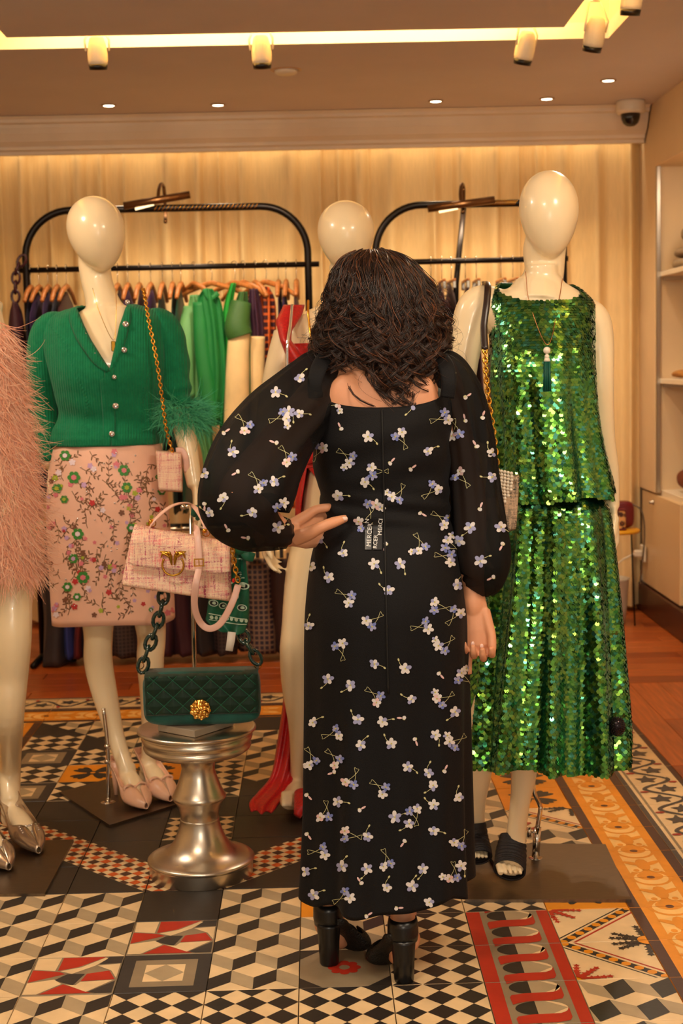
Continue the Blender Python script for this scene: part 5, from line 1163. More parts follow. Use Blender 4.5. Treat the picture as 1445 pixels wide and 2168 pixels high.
# pink tweed bag
tw = tweed('pink_tweed', [srgb(186, 50, 104), srgb(238, 144, 142), srgb(255, 228, 196)], 300); blt = mat('blush_leather', srgb(238, 192, 176), .35)
yb = 3.62; tb = thing('tweed_handbag', (at(375, 1270, yb).x, yb, at(375, 1270, yb).z), 'pink tweed top-handle handbag with gold bird clasp hanging from the bag stand', 'handbag')
def wedge(cn, d0, d1, Y0, n=26, bulge=.012):
    """soft box from four photo corners tl,tr,br,bl; d0/d1 thickness top and bottom"""
    tl, tr_, br, bl = cn; G = []
    for j in np.linspace(0, 1, n):
        ring = []; l = at(tl[0]+(bl[0]-tl[0])*j, tl[1]+(bl[1]-tl[1])*j, Y0); r_ = at(tr_[0]+(br[0]-tr_[0])*j, tr_[1]+(br[1]-tr_[1])*j, Y0); d = (d0+(d1-d0)*j); e = min(1, min(j, 1-j)*14)**.5
        for a in np.linspace(0, 2*PI, 44, endpoint=False):
            cx = math.copysign(abs(math.cos(a))**.28, math.cos(a)); cy = math.copysign(abs(math.sin(a))**.45, math.sin(a)); m_ = (l+r_)/2; ring.append(tuple(m_+(r_-l)/2*cx*(1-.02*(1-e))+Vector((0, (d/2*e+bulge*e*math.cos(cx*PI/2)*.3)*cy, 0))))
        G.append(ring)
    return MB().grid(G, True, cap0=True, cap1=True)
wedge([(282, 1118), (488, 1150), (491, 1274), (257, 1240)], .05, .10, yb+.05).build('body', tw, tb)
G = []; 
for j in np.linspace(0, 1, 16):
    row = []
    for u in np.linspace(0, 1, 24):
        l = (282-9*j, 1112+82*j); r_ = (487+3*j*0, 1144+62*j+6); rr = min(u, 1-u)*12; c = 0 if j < .8 else (1-min(1, rr))*(j-.8)*30; p = at(l[0]+(r_[0]-l[0])*u, l[1]+(r_[1]-l[1])*u-c, yb+.0+.0); row.append(tuple(p+Vector((0, .034-.052*min(1, j*3)**.5-.010*j, 0))))
    G.append(row)
o = MB().grid(G).build('flap', tw, tb); thicken(o, .006, 1)
q = MB(); q.tube([at(u, v, yb+dy) for u, v, dy in ((316, 1118, .03), (330, 1098, .035), (362, 1072, .07), (392, 1065, .14), (412, 1074, .15), (432, 1104, .06), (440, 1136, .04))], .008, 12, interp=40, flat=.35, ref=(0, 0, 1)); q.build('handle', blt, tb)
for u, v in ((322, 1108), (436, 1128)): q = MB(); q.lathe([(.008, -.002), (.0105, 0), (.008, .002)], at(u, v, yb+.03), 16, R=Matrix.Rotation(1.3, 3, 'X'), cap=False); q.ell(at(u-3, v-4, yb+.03), (.006,)*3, n=10, m=8); q.build('handle_ring', gold, tb)
q = MB(); yc = yb-.032; c = at(366, 1196, yc); th = np.linspace(-.5*PI-2.2, -.5*PI+2.2, 30); R_ = 22.5*mpp(yb)
q.tube([c+Vector((R_*math.cos(a), 0, R_*math.sin(a))) for a in th], .0026, 8)
for s_ in (-1, 1):
    q.tube([at(366+s_*3, 1196, yc), at(366+s_*6, 1178, yc), at(366+s_*13, 1172, yc), at(366+s_*28, 1168, yc)], [.002, .0055, .006, .0012], 8, interp=14, flat=.6, ref=(0, -1, 0)); q.tube([at(366+s_*6, 1180, yc-.004), at(366+s_*20, 1172, yc-.004), at(366+s_*26, 1182, yc-.002)], [.003, .004, .001], 8, interp=10); q.ell(at(366+s_*8, 1171, yc-.005), (.0048,)*3, n=10, m=8)
q.build('bird_clasp', mat('antique_gold', srgb(206, 156, 60), .28, metal=1), tb)
q = MB(); q.tube([at(u, v, yb+dy) for u, v, dy in ((411, 1116, .03), (416, 1124, -.015), (420, 1160, -.035), (421, 1200, -.045), (414, 1240, -.06), (412, 1285, -.03), (424, 1318, .0), (444, 1331, .0), (468, 1318, .0), (492, 1275, .0), (504, 1238, .01))], .0088, 10, interp=70, flat=.14, ref=(0, -1, .0)); sp_ = q.build('shoulder_strap', blt, tb)
q = MB(); bk = at(421, 1191, yb-.055)
for dx, dz, sx, sz in ((-.011, 0, .003, .017), (.011, 0, .003, .017), (0, .0085, .025, .003), (0, -.0085, .025, .003), (0, 0, .0025, .017)): q.box(bk+Vector((dx, 0, dz)), (sx, .003, sz), bev=.0008)
q.build('buckle', gold, sp_)
chain([tuple(at(u, v, yb+.01)) for u, v in ((489, 1146), (494, 1180), (500, 1215), (505, 1236))], .0085, .0022, gold, tb, 'gold_chain')
q = MB(); q.ell(at(494, 1229, yb), (.004, .003, .006), n=10, m=8); q.build('red_charm', mat('red_enamel', srgb(200, 20, 20), .2), tb)
# bandana
bm_ = mat('green_bandana', srgb(14, 98, 70), .5, sheen=.4, vary=.15, scale=20); wpr = mat('bandana_white', srgb(200, 225, 200), .6); bkp = mat('bandana_black', srgb(20, 26, 24), .6)
bn = thing('bandana', (at(475, 1340, yb+.05).x, yb+.06, at(475, 1340, yb+.05).z), 'green paisley bandana knotted beside the pink tweed bag', 'scarf'); G = []
rows = [(1160, 497, 512, .03), (1190, 494, 520, .04), (1230, 480, 526, .05), (1260, 446, 528, .055), (1300, 438, 527, .06), (1318, 438, 524, .06), (1338, 468, 516, .05)]
for v, l, r_, dy in cr_interp(rows, 40): G.append([tuple(at(l+(r_-l)*u, v+6*(u-.5)+ (4*math.sin(u*3)), yb+dy)+Vector((0, -.010*math.sin(u*9+v*.02), 0))) for u in np.linspace(0, 1, 22)])
mb = MB().grid(G); bo = mb.build('cloth', bm_, bn); tB = bvh(bo); thicken(bo, .002, 1); pm = MB()
for s_ in range(2):
    A = [(442+s_*0, 1298+13*s_), (470, 1303+13*s_), (500, 1308+13*s_), (520, 1310+11*s_)]
    for qd in stroke(A, 2): lay(pm, tB, qd, .004, 0)
for k in range(9): lay(pm, tB, disc2(447+9*k, 1306+.9*k, 3.4, 4.2, 10), .004, 0)
for (cx, cy, s_) in ((452, 1276, 9), (470, 1281, 9), (496, 1262, 12), (516, 1240, 10), (512, 1286, 9), (505, 1215, 7)):
    lay(pm, tB, disc2(cx, cy, s_, s_*.8, 14), .004, 0); lay(pm, tB, disc2(cx, cy, s_*.75, s_*.58, 12), .0046, 1); lay(pm, tB, disc2(cx+1, cy, s_*.4, s_*.3, 8), .005, 0)
for A in ([(484, 1190), (500, 1182), (518, 1186)], [(482, 1240), (500, 1226), (526, 1222)]):
    for qd in stroke(A, 2.4): lay(pm, tB, qd, .004, 0)
pm.build('paisley_print', [wpr, bkp], bo)['kind'] = 'stuff'
q = MB(); kc = at(508, 1163, yb+.02)
q.ell(kc, (.016, .014, .014), n=16, m=10)
for dx, dz, r_ in ((.040, .016, .012), (.034, -.022, .013), (.028, -.004, .011), (-.018, .014, .009)): q.tube([kc, kc+Vector((dx*.5, -.006, dz*.7)), kc+Vector((dx, 0, dz))], [.006, r_, r_*.9], 10, interp=12, flat=.4, ref=(0, -1, 0))
q.build('knot', bm_, bn)
q = MB()
for u, v, r_ in ((416, 1082, .014), (428, 1068, .012), (424, 1090, .010)): q.tube([at(u-8, v+10, ys-.01), at(u, v, ys-.02), at(u+12, v-8, ys-.01)], [r_*.5, r_, r_*.6], 10, interp=10, flat=.5, ref=(0, -1, 0))
q.build('tied_end', bm_, bn)
lb = thing('price_tag', (at(488, 1375, yb+.03).x, yb+.03, at(488, 1378, yb+.03).z), 'small white paper care label hanging below the green bandana', 'label')
o = MB().grid([[tuple(at(l, v, yb+.03)), tuple(at(r_, v+2, yb+.03))] for l, r_, v in ((482, 499, 1337), (480, 497, 1355), (477, 492, 1377))]).build('paper', mat('white_paper', srgb(235, 228, 218), .7), lb); thicken(o, .001)
# mini tweed bag with gold chain on the green mannequin
tw2 = tweed('light_pink_tweed', [srgb(214, 110, 120), srgb(242, 180, 160), srgb(250, 220, 190)], 340); ym = 4.30
mbg = thing('mini_handbag', (at(360, 1045, ym).x, ym, at(360, 1045, ym).z), 'tiny pink tweed handbag hanging on a gold chain from the green mannequin shoulder', 'handbag')
wedge([(330, 952), (384, 958), (386, 1042), (336, 1040)], .045, .05, ym).build('body', tw2, mbg)
q = MB(); q.tube([at(u, v, ym+dy) for u, v, dy in ((372, 954, 0), (385, 954, 0), (393, 970, .0), (396, 1000, .01))], .009, 10, interp=20, flat=.35, ref=(0, -1, 0)); q.build('handle', blt, mbg)
gch = chain([tuple(at(u, v, YG+dy)) for u, v, dy in ((306, 622, .06), (303, 612, .0), (306, 625, -.05), (315, 680, -.110), (327, 740, -.135), (337, 800, -.14), (345, 860, -.135), (352, 910, -.13), (360, 940, -.12), (366, 962, -.115))], .0075, .0020, gold, mbg, 'gold_chain')
# dark tweed bag with pearls on the sequinned mannequin
tw3 = tweed('dark_tweed', [srgb(20, 50, 50), srgb(60, 50, 46), srgb(210, 180, 150)], 240); yq = YS-.16
bq = thing('evening_handbag', (at(1078, 1130, yq).x, yq, at(1078, 1130, yq).z), 'dark tweed handbag with pearl trim hanging from the sequinned mannequin', 'handbag')
wedge([(1056, 1006), (1098, 1004), (1090, 1122), (1062, 1130)], .05, .06, yq).build('body', tw3, bq)
q = MB()
for k in range(5):
    for j in range(14): q.ell(at(1054+k*7+.9*math.sin(j), 996+j*7+k*1.5, yq-.035-.004*k) if j < 14-2*k else at(1056+k*9, 1000+4*k, yq-.035), (.0042,)*3, n=10, m=8)
q.build('pearl_trim', pearl, bq)['kind'] = 'stuff'
q = MB(); q.tube([at(u, v, YS+dy) for u, v, dy in ((1024, 610, .06), (1026, 598, .0), (1032, 606, -.06), (1030, 640, -.085), (1024, 690, -.105), (1026, 740, -.13))], .0085, 12, interp=40, flat=.4, ref=(0, -1, .3)); q.build('leather_strap', mat('dark_leather', srgb(44, 26, 18), .3), bq)
chain([tuple(at(u, v, YS+dy)) for u, v, dy in ((1026, 742, -.13), (1029, 800, -.145), (1036, 860, -.15), (1045, 920, -.155), (1052, 985, -.16), (1056, 1006, -.16))], .0085, .0024, gold, bq, 'gold_chain')

# ================================================================ CLOTHES RAILS
YK = 6.62
iron = mat('black_iron', srgb(26, 18, 14), .35, metal=.6)
def rack(name, xl, xr, vt, vb, ends, label, Y=YK):
    p = at((xl+xr)/2, vb, Y); t = thing(name, (p.x, Y, 0), label, 'clothes rail')
    L_, R_ = at(xl, vb, Y).x, at(xr, vb, Y).x; zt = at((xl+xr)/2, vt, Y).z; zr = at((xl+xr)/2, vb, Y).z; r = .21
    arc = [Vector((L_, Y, .012)), Vector((L_, Y, zt-r))]+[Vector((L_+r-r*math.cos(a), Y, zt-r+r*math.sin(a))) for a in np.linspace(.1, PI/2, 12)]+[Vector((R_-r+r*math.sin(a), Y, zt-r+r*math.cos(a))) for a in np.linspace(0, PI/2-.1, 12)]+[Vector((R_, Y, zt-r)), Vector((R_, Y, .012))]
    f = MB().tube(arc, .0165, 14).build('frame', iron, t)
    MB().tube([(L_-ends, Y, zr), (R_+ends, Y, zr)], .0125, 12).build('hanging_rail', iron, t)
    MB().tube([(L_-.02, Y, .60), (R_+.02, Y, .60)], .011, 12).build('lower_rail', iron, t)
    for x in (L_, R_): MB().tube([(x, Y-.25, .014), (x, Y+.25, .014)], .014, 10).build('foot', iron, t)
    wr_ = MB()
    for k in range(26): a = k/26; x = L_+r+(R_-L_-2*r)*(.45+.55*a); wr_.tube([(x-.006, Y-.017, zt-.010), (x+.010, Y-.0175, zt+.012)], .002, 5)
    wr_.build('cord_wrapping', gold, t)['kind'] = 'stuff'
    return L_, R_, zt, zr
R1 = rack('clothes_rail', 55, 652, 441, 566, .05, 'black arched clothes rail behind the green cardigan mannequin'); R2 = rack('clothes_rail', 795, 1192, 432, 552, .02, 'black arched clothes rail behind the sequinned mannequin')
def wood_strip_lamp(u0, v0, u1, v1, hook, lb, Y):
    p0, p1 = at(u0, v0, Y), at(u1, v1, Y); t = thing('picture_lamp', (p0+p1)/2, lb, 'lamp', 'brass picture lamps above the clothes rails')
    bz = mat('bronze', srgb(120, 84, 52), .32, metal=.9); MB().tube([p0, p1], .017, 16).build('lamp_tube', bz, t)
    MB().tube([p0+Vector((.05, 0, -.015)), p0.lerp(p1, .45)+Vector((0, 0, -.015))], .006, 8).build('bulb', mat('picture_glow', (1, .8, .5, 1), emit=(1, .74, .4, 1), estr=1.6), t)
    MB().tube([at(u, v, Y+dy) for u, v, dy in hook], .008, 10, interp=30).build('arm', bz, t)
    lamp('picture_light', 'AREA', (p0+p1)/2+Vector((0, .06, -.03)), 2.2, WARM, (p0+p1)/2+Vector((0, .5, -.7)), shape='RECTANGLE', size=.3, size_y=.03)
wood_strip_lamp(262, 436, 402, 412, ((334, 424, .0), (336, 402, .03), (341, 390, .10), (347, 400, .17), (350, 452, .10), (350, 470, .02)), 'slim brass picture lamp above the left clothes rail', YK-.05)
wood_strip_lamp(905, 442, 1046, 423, ((976, 432, .0), (974, 410, .03), (977, 390, .08), (981, 402, .12), (980, 440, .06), (979, 450, .02)), 'slim brass picture lamp above the right clothes rail', YK-.05)
t = thing('support_pole', (at(965, 1300, YK+.06).x, YK+.06, 0), 'leaning black iron pole behind the right clothes rail', 'pole'); MB().tube([at(981, 440, YK+.06), at(965, 600, YK+.06), Vector((at(950, 900, YK).x, YK+.06, .0))], .013, 12).build('pole', iron, t)
hookm = mat('hook_steel', srgb(200, 190, 175), .2, metal=1); woodh = mat('hanger_wood', srgb(190, 116, 54), .4, vary=.2, stretch=(1, 8, 1), scale=8)
zr1 = R1[3]
def make_hanger(clips=False):
    t = thing('coat_hanger', (0, 0, 0), 'x', 'hanger'); k = MB(); th = np.linspace(-.6, PI+.2, 14); k.tube([(0, .017*math.cos(a)*1.0, .017*math.sin(a)) for a in th][::-1]+[(0, -.006, -.03), (0, 0, -.085)], .0018, 6, interp=40); k.build('hook', hookm, t)
    w_ = MB()
    if clips: w_.box((0, 0, -.095), (.012, .26, .012), bev=.003)
    else: w_.tube([(0, -.19, -.150), (0, -.12, -.112), (0, -.03, -.086), (0, 0, -.080), (0, .03, -.086), (0, .12, -.112), (0, .19, -.150)], [.009, .011, .012, .012, .012, .011, .009], 10, interp=24)
    w_.build('hanger_bar', woodh, t)
    if clips:
        for y in (-.11, .11):
            c = MB().box((0, y, -.115), (.016, .022, .035), bev=.003); c.build('clip', hookm, t)
    return t
def garment(kind, m_, L_, w=.035, seed=0, d=.20, slope=.05, sleeves=None, hem_open=1.25, mats2=None):
    """a piece of clothing hung seen edge-on; x thickness, y breadth"""
    rr = random.Random(seed); ph = rr.uniform(0, 6); th = np.linspace(0, 2*PI, 30, endpoint=False); G = []
    for t in np.linspace(0, 1, 22):
        z = -.10-L_*t; b_ = d*(.25+.75*min(1, t*9)**.6)*(1+(hem_open-1)*t) if kind != 'trouser' else d*.72*(1+.1*t); a_ = w*(.35+.65*min(1, t*7)**.7)*(1+.35*t)
        G.append(np.stack([a_*np.cos(th)*(1+.18*np.sin(3*th+ph+t*2))+.008*np.sin(5*t+ph), b_*np.sin(th)*(1+.04*np.sin(7*th+ph)), z-.02*np.abs(np.sin(th))*(t < .1)+.006*np.sin(6*th+ph)*(t > .9)], 1))
    mb = MB().grid(G, True, cap0=True, cap1=True)
    return mb
gcols = dict(purple=srgb(46, 14, 70), violet=srgb(70, 22, 96), navy=srgb(18, 14, 40), burg=srgb(54, 10, 28), dgreen=srgb(14, 42, 26), bottle=srgb(8, 56, 38), green=srgb(14, 122, 52), emerald=srgb(20, 150, 40), pale=srgb(104, 164, 96), olive=srgb(52, 96, 36), plum=srgb(60, 16, 46), brown=srgb(50, 20, 16), black=srgb(24, 18, 22), cream=srgb(236, 206, 150), char=srgb(46, 38, 42), royal=srgb(40, 52, 130), dred=srgb(96, 18, 22))
gm = {k: mat('cloth_'+k, c, .6, vary=.12, scale=8, sheen=.2) for k, c in gcols.items()}
h_a = make_hanger(); h_b = make_hanger(True); first = {'a': True, 'b': True}
def hang(u, Y, zr, kind, col, L_, w=.03, rot=0, label='', hl='', name=None, hg='a', grp=None, gg=None, cat='dress', hem=1.2, d=.20, extra=None):
    x = at(u, 620, Y).x; src = h_a if hg == 'a' else h_b
    if first[hg]: h = src; first[hg] = False; h.location = (x, Y, zr+.005); h.rotation_euler.z = rot; h['label'] = hl
    else: h = copy_thing(src, (x, Y, zr+.005), hl, rot)
    h['group'] = grp
    mb = garment(kind, None, L_, w, seed=int(u), d=d, hem_open=hem); o = mb.build(name or kind, gm.get(col) or MATS[col], None, org=(0, 0, 0)); o.location = (x, Y, zr+.005); o.rotation_euler.z = rot; tag(o, label, cat, gg); return o, x
plaid = mat('orange_plaid', srgb(120, 40, 30), .5)
def checker(name, c1, c2, sc):
    m = bpy.data.materials.new(name); m.use_nodes = True; nt = m.node_tree; n = nt.nodes; b = n['Principled BSDF']; tc = n.new('ShaderNodeTexCoord'); bk = n.new('ShaderNodeTexBrick'); mp = n.new('ShaderNodeMapping'); mp.inputs['Rotation'].default_value = (PI/2, 0, 0)
    bk.inputs['Scale'].default_value = sc; bk.inputs['Color1'].default_value = c1; bk.inputs['Color2'].default_value = c1; bk.inputs['Mortar'].default_value = c2; bk.inputs['Brick Width'].default_value = .5; bk.inputs['Row Height'].default_value = .5; bk.inputs['Mortar Size'].default_value = .09; bk.offset = 0
    nt.links.new(tc.outputs['Object'], mp.inputs[0]); nt.links.new(mp.outputs[0], bk.inputs[0]); nt.links.new(bk.outputs[0], b.inputs['Base Color']); b.inputs['Roughness'].default_value = .6; MATS[name] = m; return m
checker('navy_check', srgb(34, 26, 44), srgb(120, 96, 80), 22); checker('dark_check', srgb(24, 18, 22), srgb(64, 46, 44), 30); checker('orange_grid', srgb(70, 20, 30), srgb(220, 100, 30), 16)
G1, G2 = 'wooden hangers on the left clothes rail', 'clothes hanging on the left clothes rail'
items = [(66, 'dress', 'navy', .95, 'dark navy dress, first piece on the left clothes rail'), (84, 'dress', 'purple', .9, 'purple dress next to the left end of the left clothes rail'), (103, 'blouse', 'purple', .7, 'deep purple blouse behind the mannequin shoulder on the left rail'), (122, 'dress', 'navy', .9, 'navy dress with a sheen left of the green mannequin neck'), (142, 'jacket', 'burg', .7, 'burgundy jacket close to the green mannequin neck'), (250, 'dress', 'burg', .9, 'burgundy dress right of the green mannequin neck'), (272, 'blouse', 'violet', .7, 'violet blouse showing over the green cardigan shoulder'), (296, 'dress', 'plum', .9, 'plum dress behind the gold bag chain'),
         (320, 'blouse', 'violet', .7, 'violet blouse just above the cardigan sleeve'), (345, 'jacket', 'dgreen', .72, 'dark green jacket left of the pale green shirt'), (366, 'dress', 'dgreen', 1.0, 'dark green long dress right beside the dark green jacket'), (384, 'dress', 'bottle', 1.0, 'bottle green dress behind the pale green shirt')]
for u, k, c, L_, lb in items: hang(u, YK, zr1, k, c, L_, .010, random.uniform(-.03, .03), lb, 'wooden hanger holding the '+' '.join(lb.replace(',', '').split()[:11]), grp=G1, gg=G2, cat=k)
# shirts turned towards the room
def shirt(name, m_, body, Y, label, collar=None, sleeves=(), cat='shirt', dy=.05):
    """outline rows (y, xl, xr) of a garment facing the room, given thickness"""
    t = thing(name, (at(body[0][1], body[-1][0], Y).x, Y, at(0, body[-1][0], Y).z), label, cat, 'shirts and dresses facing out from the left clothes rail')
    A = cr_interp([(v, l, r_) for v, l, r_ in body], 40); G = []
    for v, l, r_ in A:
        a, b_ = at(l, v, Y), at(r_, v, Y); m2 = (a+b_)/2; hw = (b_-a).length/2; th = np.linspace(0, 2*PI, 36, endpoint=False); G.append([tuple(m2+Vector((hw*math.cos(q), dy*math.sin(q)*(1+.25*math.sin(5*q+v*.004))+.012*math.sin(q*9+v*.006), 0))) for q in th])
    MB().grid(G, True, cap0=True, cap1=True).build('body', m_, t)
    for sl_ in sleeves: MB().tube([at(u, v, Y+d_) for u, v, d_, r_ in sl_[1]], [q[3] for q in sl_[1]], 16, interp=26, flat=.7, ref=(0, -1, 0)).build('sleeve', gm[sl_[0]], t)
    if collar: MB().tube([at(u, v, Y-.05) for u, v in collar], .012, 8, interp=16, flat=.4, ref=(0, -1, 0)).build('collar', m_, t)
    return t
shirt('shirt', gm['pale'], [(625, 402, 425), (660, 396, 440), (740, 386, 446), (850, 392, 446), (960, 428, 452), (1050, 430, 456)], YK-.08, 'pale green satin shirt hanging left of the emerald shirt', sleeves=[('pale', [(402, 650, -.02, .03), (392, 740, -.06, .045), (400, 840, -.05, .03)])])
shirt('shirt', gm['green'], [(612, 430, 450), (640, 416, 468), (700, 426, 476), (800, 434, 482), (880, 440, 474), (900, 446, 470)], YK-.16, 'emerald green collared shirt in the middle of the left rail', collar=[(432, 612), (444, 632), (462, 620)], sleeves=[('green', [(422, 640, -.02, .03), (428, 740, -.03, .035), (448, 890, -.04, .04)])])
shirt('dress', gm['emerald'], [(600, 488, 500), (660, 472, 492), (760, 468, 494), (850, 466, 490), (960, 464, 492)], YK-.12, 'bright green satin dress between the emerald shirt and the cream sleeves', cat='dress')
shirt('dress', gm['olive'], [(618, 505, 524), (660, 494, 528), (710, 500, 532), (850, 505, 534), (1000, 500, 536)], YK-.14, 'olive green dress with long cream sleeve lined in white', cat='dress', sleeves=[('olive', [(510, 640, -.04, .045), (502, 690, -.06, .055), (508, 712, -.06, .056)]), ('cream', [(506, 705, -.05, .048), (502, 780, -.06, .050), (500, 900, -.05, .056), (494, 960, -.04, .045)])])
shirt('dress', gm['plum'], [(612, 528, 546), (660, 524, 556), (710, 528, 560), (850, 530, 562), (1000, 528, 562)], YK-.10, 'plum dress with a cream sleeve beside the orange grid dress', cat='dress', sleeves=[('cream', [(542, 712, -.05, .040), (540, 800, -.05, .040), (536, 900, -.04, .040)])])
shirt('dress', MATS['orange_grid'], [(608, 552, 570), (650, 548, 584), (800, 546, 590), (950, 545, 640), (1075, 548, 655)], YK-.06, 'dark dress with glowing orange check right of the plum dress', cat='dress')
for u, k, c, L_, lb in ((590, 'dress', 'plum', 1.0, 'plum sequinned dress near the right end of the left rail'), (606, 'jacket', 'purple', .6, 'purple jacket near the right end of the left rail'), (628, 'blouse', 'burg', .6, 'dark burgundy blouse at the right end of the left rail')):
    hang(u, YK, zr1, k, c, L_, .010, random.uniform(-.04, .04), lb, 'wooden hanger holding the '+' '.join(lb.replace(',', '').split()[:11]), grp=G1, gg=G2, cat=k)
for u, rz, lb in ((447, 1.1, 'wooden hanger under the collar of the emerald green shirt'), (410, .5, 'wooden hanger inside the pale green satin shirt'), (496, .9, 'wooden hanger holding the bright green satin dress'), (515, .6, 'wooden hanger holding the olive green dress'), (540, .3, 'wooden hanger holding the second plum dress with cream sleeve'), (562, .8, 'wooden hanger holding the orange check dress')):
    h = copy_thing(h_a, (at(u, 600, YK).x, YK, zr1+.005), lb, rz); h['group'] = G1
# right rail
fur = island_mat('brown_fur', [(0, srgb(40, 14, 12)), (1, srgb(84, 30, 24))], .8, 0); zr2 = R2[3]
G3, G4 = 'clip hangers on the right clothes rail', 'dark clothes on the right clothes rail'
for i, (u, c, lb) in enumerate(((912, 'brown', 'dark brown fur jacket nearest the woman on the right rail'), (935, 'burg', 'burgundy fur jacket second from the woman on the right rail'), (955, 'brown', 'brown fur stole third from the woman on the right rail'), (985, 'plum', 'plum skirt clipped beside the leaning pole'), (1008, 'burg', 'burgundy skirt clipped behind the mannequin shoulder'), (1060, 'brown', 'brown jacket hanging behind the mannequin neck'), (1085, 'plum', 'plum jacket hanging under the mannequin chin'))):
    o, x = hang(u, YK, zr2, 'jacket' if 'jacket' in lb else ('skirt' if 'skirt' in lb else 'stole'), c, .72, .009, random.uniform(-.03, .03), lb, 'clip hanger holding the '+' '.join(lb.split()[:11]), grp=G3, gg=G4, hg='b' if i != 0 else 'b', cat='clothing')
    if i < 2:
        mb = MB(); R_, D_ = [], []
        for _ in range(500): a = random.uniform(0, 6.28); z = random.uniform(-.7, -.10); R_.append(Vector((.014*math.cos(a), .17*math.sin(a), z))); D_.append(Vector((math.cos(a), math.sin(a), -.2)))
        plumes(mb, R_, D_, .035, .2, 3, .002, .3); ob = link('fur', mb.mesh('fur', [fur]), o); ob['kind'] = 'stuff'
# lower rail: folded trousers and skirts near the floor
YL = 6.50; zl = .60
low = [(118, 'char', .055, 'charcoal trousers hanging low behind the floral skirt hem'), (152, 'royal', .02, 'royal blue trousers hanging low behind the floral skirt'), (170, 'dred', .02, 'dark red trousers beside the royal blue ones'), (196, 'navy', .04, 'navy trousers behind the green mannequin front leg'), (262, 'dark_check', .06, 'dark checked skirt hanging low between the mannequin legs'), (300, 'dark_check', .05, 'dark checked trousers behind the rear mannequin leg'), (352, 'burg', .04, 'burgundy trousers hanging low left of the chrome rod'),
       (388, 'burg', .04, 'burgundy skirt hanging low behind the chrome rod'), (430, 'black', .045, 'black trousers hanging low behind the blush strap loop'), (470, 'dark_check', .05, 'dark checked skirt hanging low behind the bandana'), (548, 'navy_check', .07, 'navy checked skirt hanging low right of the bandana'), (600, 'brown', .06, 'brown skirt hanging low beside the red gown mannequin leg')]
for i, (u, c, w, lb) in enumerate(low):
    x = at(u, 1250, YL).x; mb = garment('trouser', None, .44 if c != 'char' else .47, w, seed=i, d=.16); o = mb.build('trousers' if 'trousers' in lb else 'skirt', gm.get(c) or MATS[c], None, org=(0, 0, 0)); o.location = (x, YL, zl-.02); tag(o, lb, 'trousers' if 'trousers' in lb else 'skirt', 'trousers and skirts on the low rail')
    h = copy_thing(h_b, (x, YL, zl+.005), 'clip hanger above the '+' '.join(lb.split()[:11])); h['group'] = 'clip hangers on the low rail'
t = thing('low_hanging_bar', (at(330, 1180, YL).x, YL, 0), 'low steel bar carrying the trousers behind the mannequins', 'clothes rail')
MB().tube([(at(95, 1200, YL).x, YL, zl), (at(660, 1200, YL).x, YL, zl)], .010, 12).build('bar', hookm, t)
for u in (100, 655): MB().tube([(at(u, 1200, YL).x, YL, zl), (at(u, 1200, YL).x, YL+.02, 0)], .010, 10).build('upright', iron, t)
# striped clutch above the low rail
sb = thing('striped_clutch', (at(540, 1170, YL-.2).x, YL-.2, at(0, 1185, YL-.2).z), 'black and cream striped clutch resting on the low bar behind the hip hand', 'handbag')
wedge([(500, 1158), (606, 1162), (606, 1182), (502, 1180)], .08, .09, YL-.16).build('body', gm['cream'], sb)
for k in range(6): q = MB(); a, b_ = at(507+17*k, 1158, YL-.215), at(514+17*k, 1182, YL-.215); q.box((a+b_)/2, (.016, .004, (a-b_).z*.95), bev=.001); q.build('stripe', gm['black'], sb)
# dark bag with chain at the left rail end
ec = thing('chain_bag', (at(36, 760, 6.5).x, 6.5, at(0, 790, 6.5).z), 'dark burgundy bag on a chunky chain at the left end of the rail', 'handbag')
G = []
for v, l, r_ in cr_interp([(640, 28, 36), (670, 20, 48), (740, 16, 56), (800, 14, 58), (880, 20, 56)], 24):
    a, b_ = at(l, v, 6.5), at(r_, v, 6.5); m2 = (a+b_)/2; hw = (b_-a).length/2; G.append([tuple(m2+Vector((hw*math.cos(q), .05*math.sin(q), 0))) for q in np.linspace(0, 2*PI, 24, endpoint=False)])
MB().grid(G, True, cap0=True, cap1=True).build('body', gm['burg'], ec)
chain([tuple(at(u, v, 6.5)) for u, v in ((46, 552), (36, 572), (33, 605), (33, 640))], .028, .006, mat('plum_resin', srgb(60, 20, 30), .2), ec, 'resin_chain')

# ================================================================ RIGHT SHELVES
wools = {k: knit('wool_'+k, srgb(*c), 500, .3) for k, c in dict(grey=(168, 146, 118), rust=(206, 74, 22), camel=(190, 132, 66), mustard=(214, 150, 50), cocoa=(122, 62, 30), tan=(176, 110, 50)).items()}
def folded(x, y, z, sx, sy, sz, c, lb, rot=0, soft=3.2, cat='sweater'):
    t = thing('folded_sweater', (x, y, z), lb, cat, 'folded knitwear on the niche shelves'); R = Matrix.Rotation(rot, 3, 'Z'); G = np.array(pillow((0, 0, 0), sx, sy, sz, soft))
    G = G+np.array([[[.006*noise.noise(Vector(p)*14), .008*noise.noise(Vector(p)*12+Vector((5, 0, 0))), .010*noise.noise(Vector(p)*10)] for p in r_] for r_ in G]); G = G@np.array(R).T+np.array((x, y, z+sz/2+.001)); MB().grid(G, True, cap0=True, cap1=True).build('knit', wools[c], t)
    return t
xs = XR+.22
folded(xs-.01, 6.90, ZS1, .34, .34, .050, 'grey', 'grey folded sweater at the bottom of the upper shelf stack'); folded(xs, 6.89, ZS1+.051, .34, .32, .050, 'grey', 'grey folded sweater in the middle of the upper shelf stack', .1); folded(xs+.02, 6.80, ZS1+.101, .36, .40, .12, 'grey', 'plump grey folded sweater on top of the upper shelf stack', .2, 2.4); folded(xs-.06, 6.50, ZS1, .24, .22, .07, 'rust', 'rust orange knit scarf beside the grey sweaters', 0, 3, 'scarf')
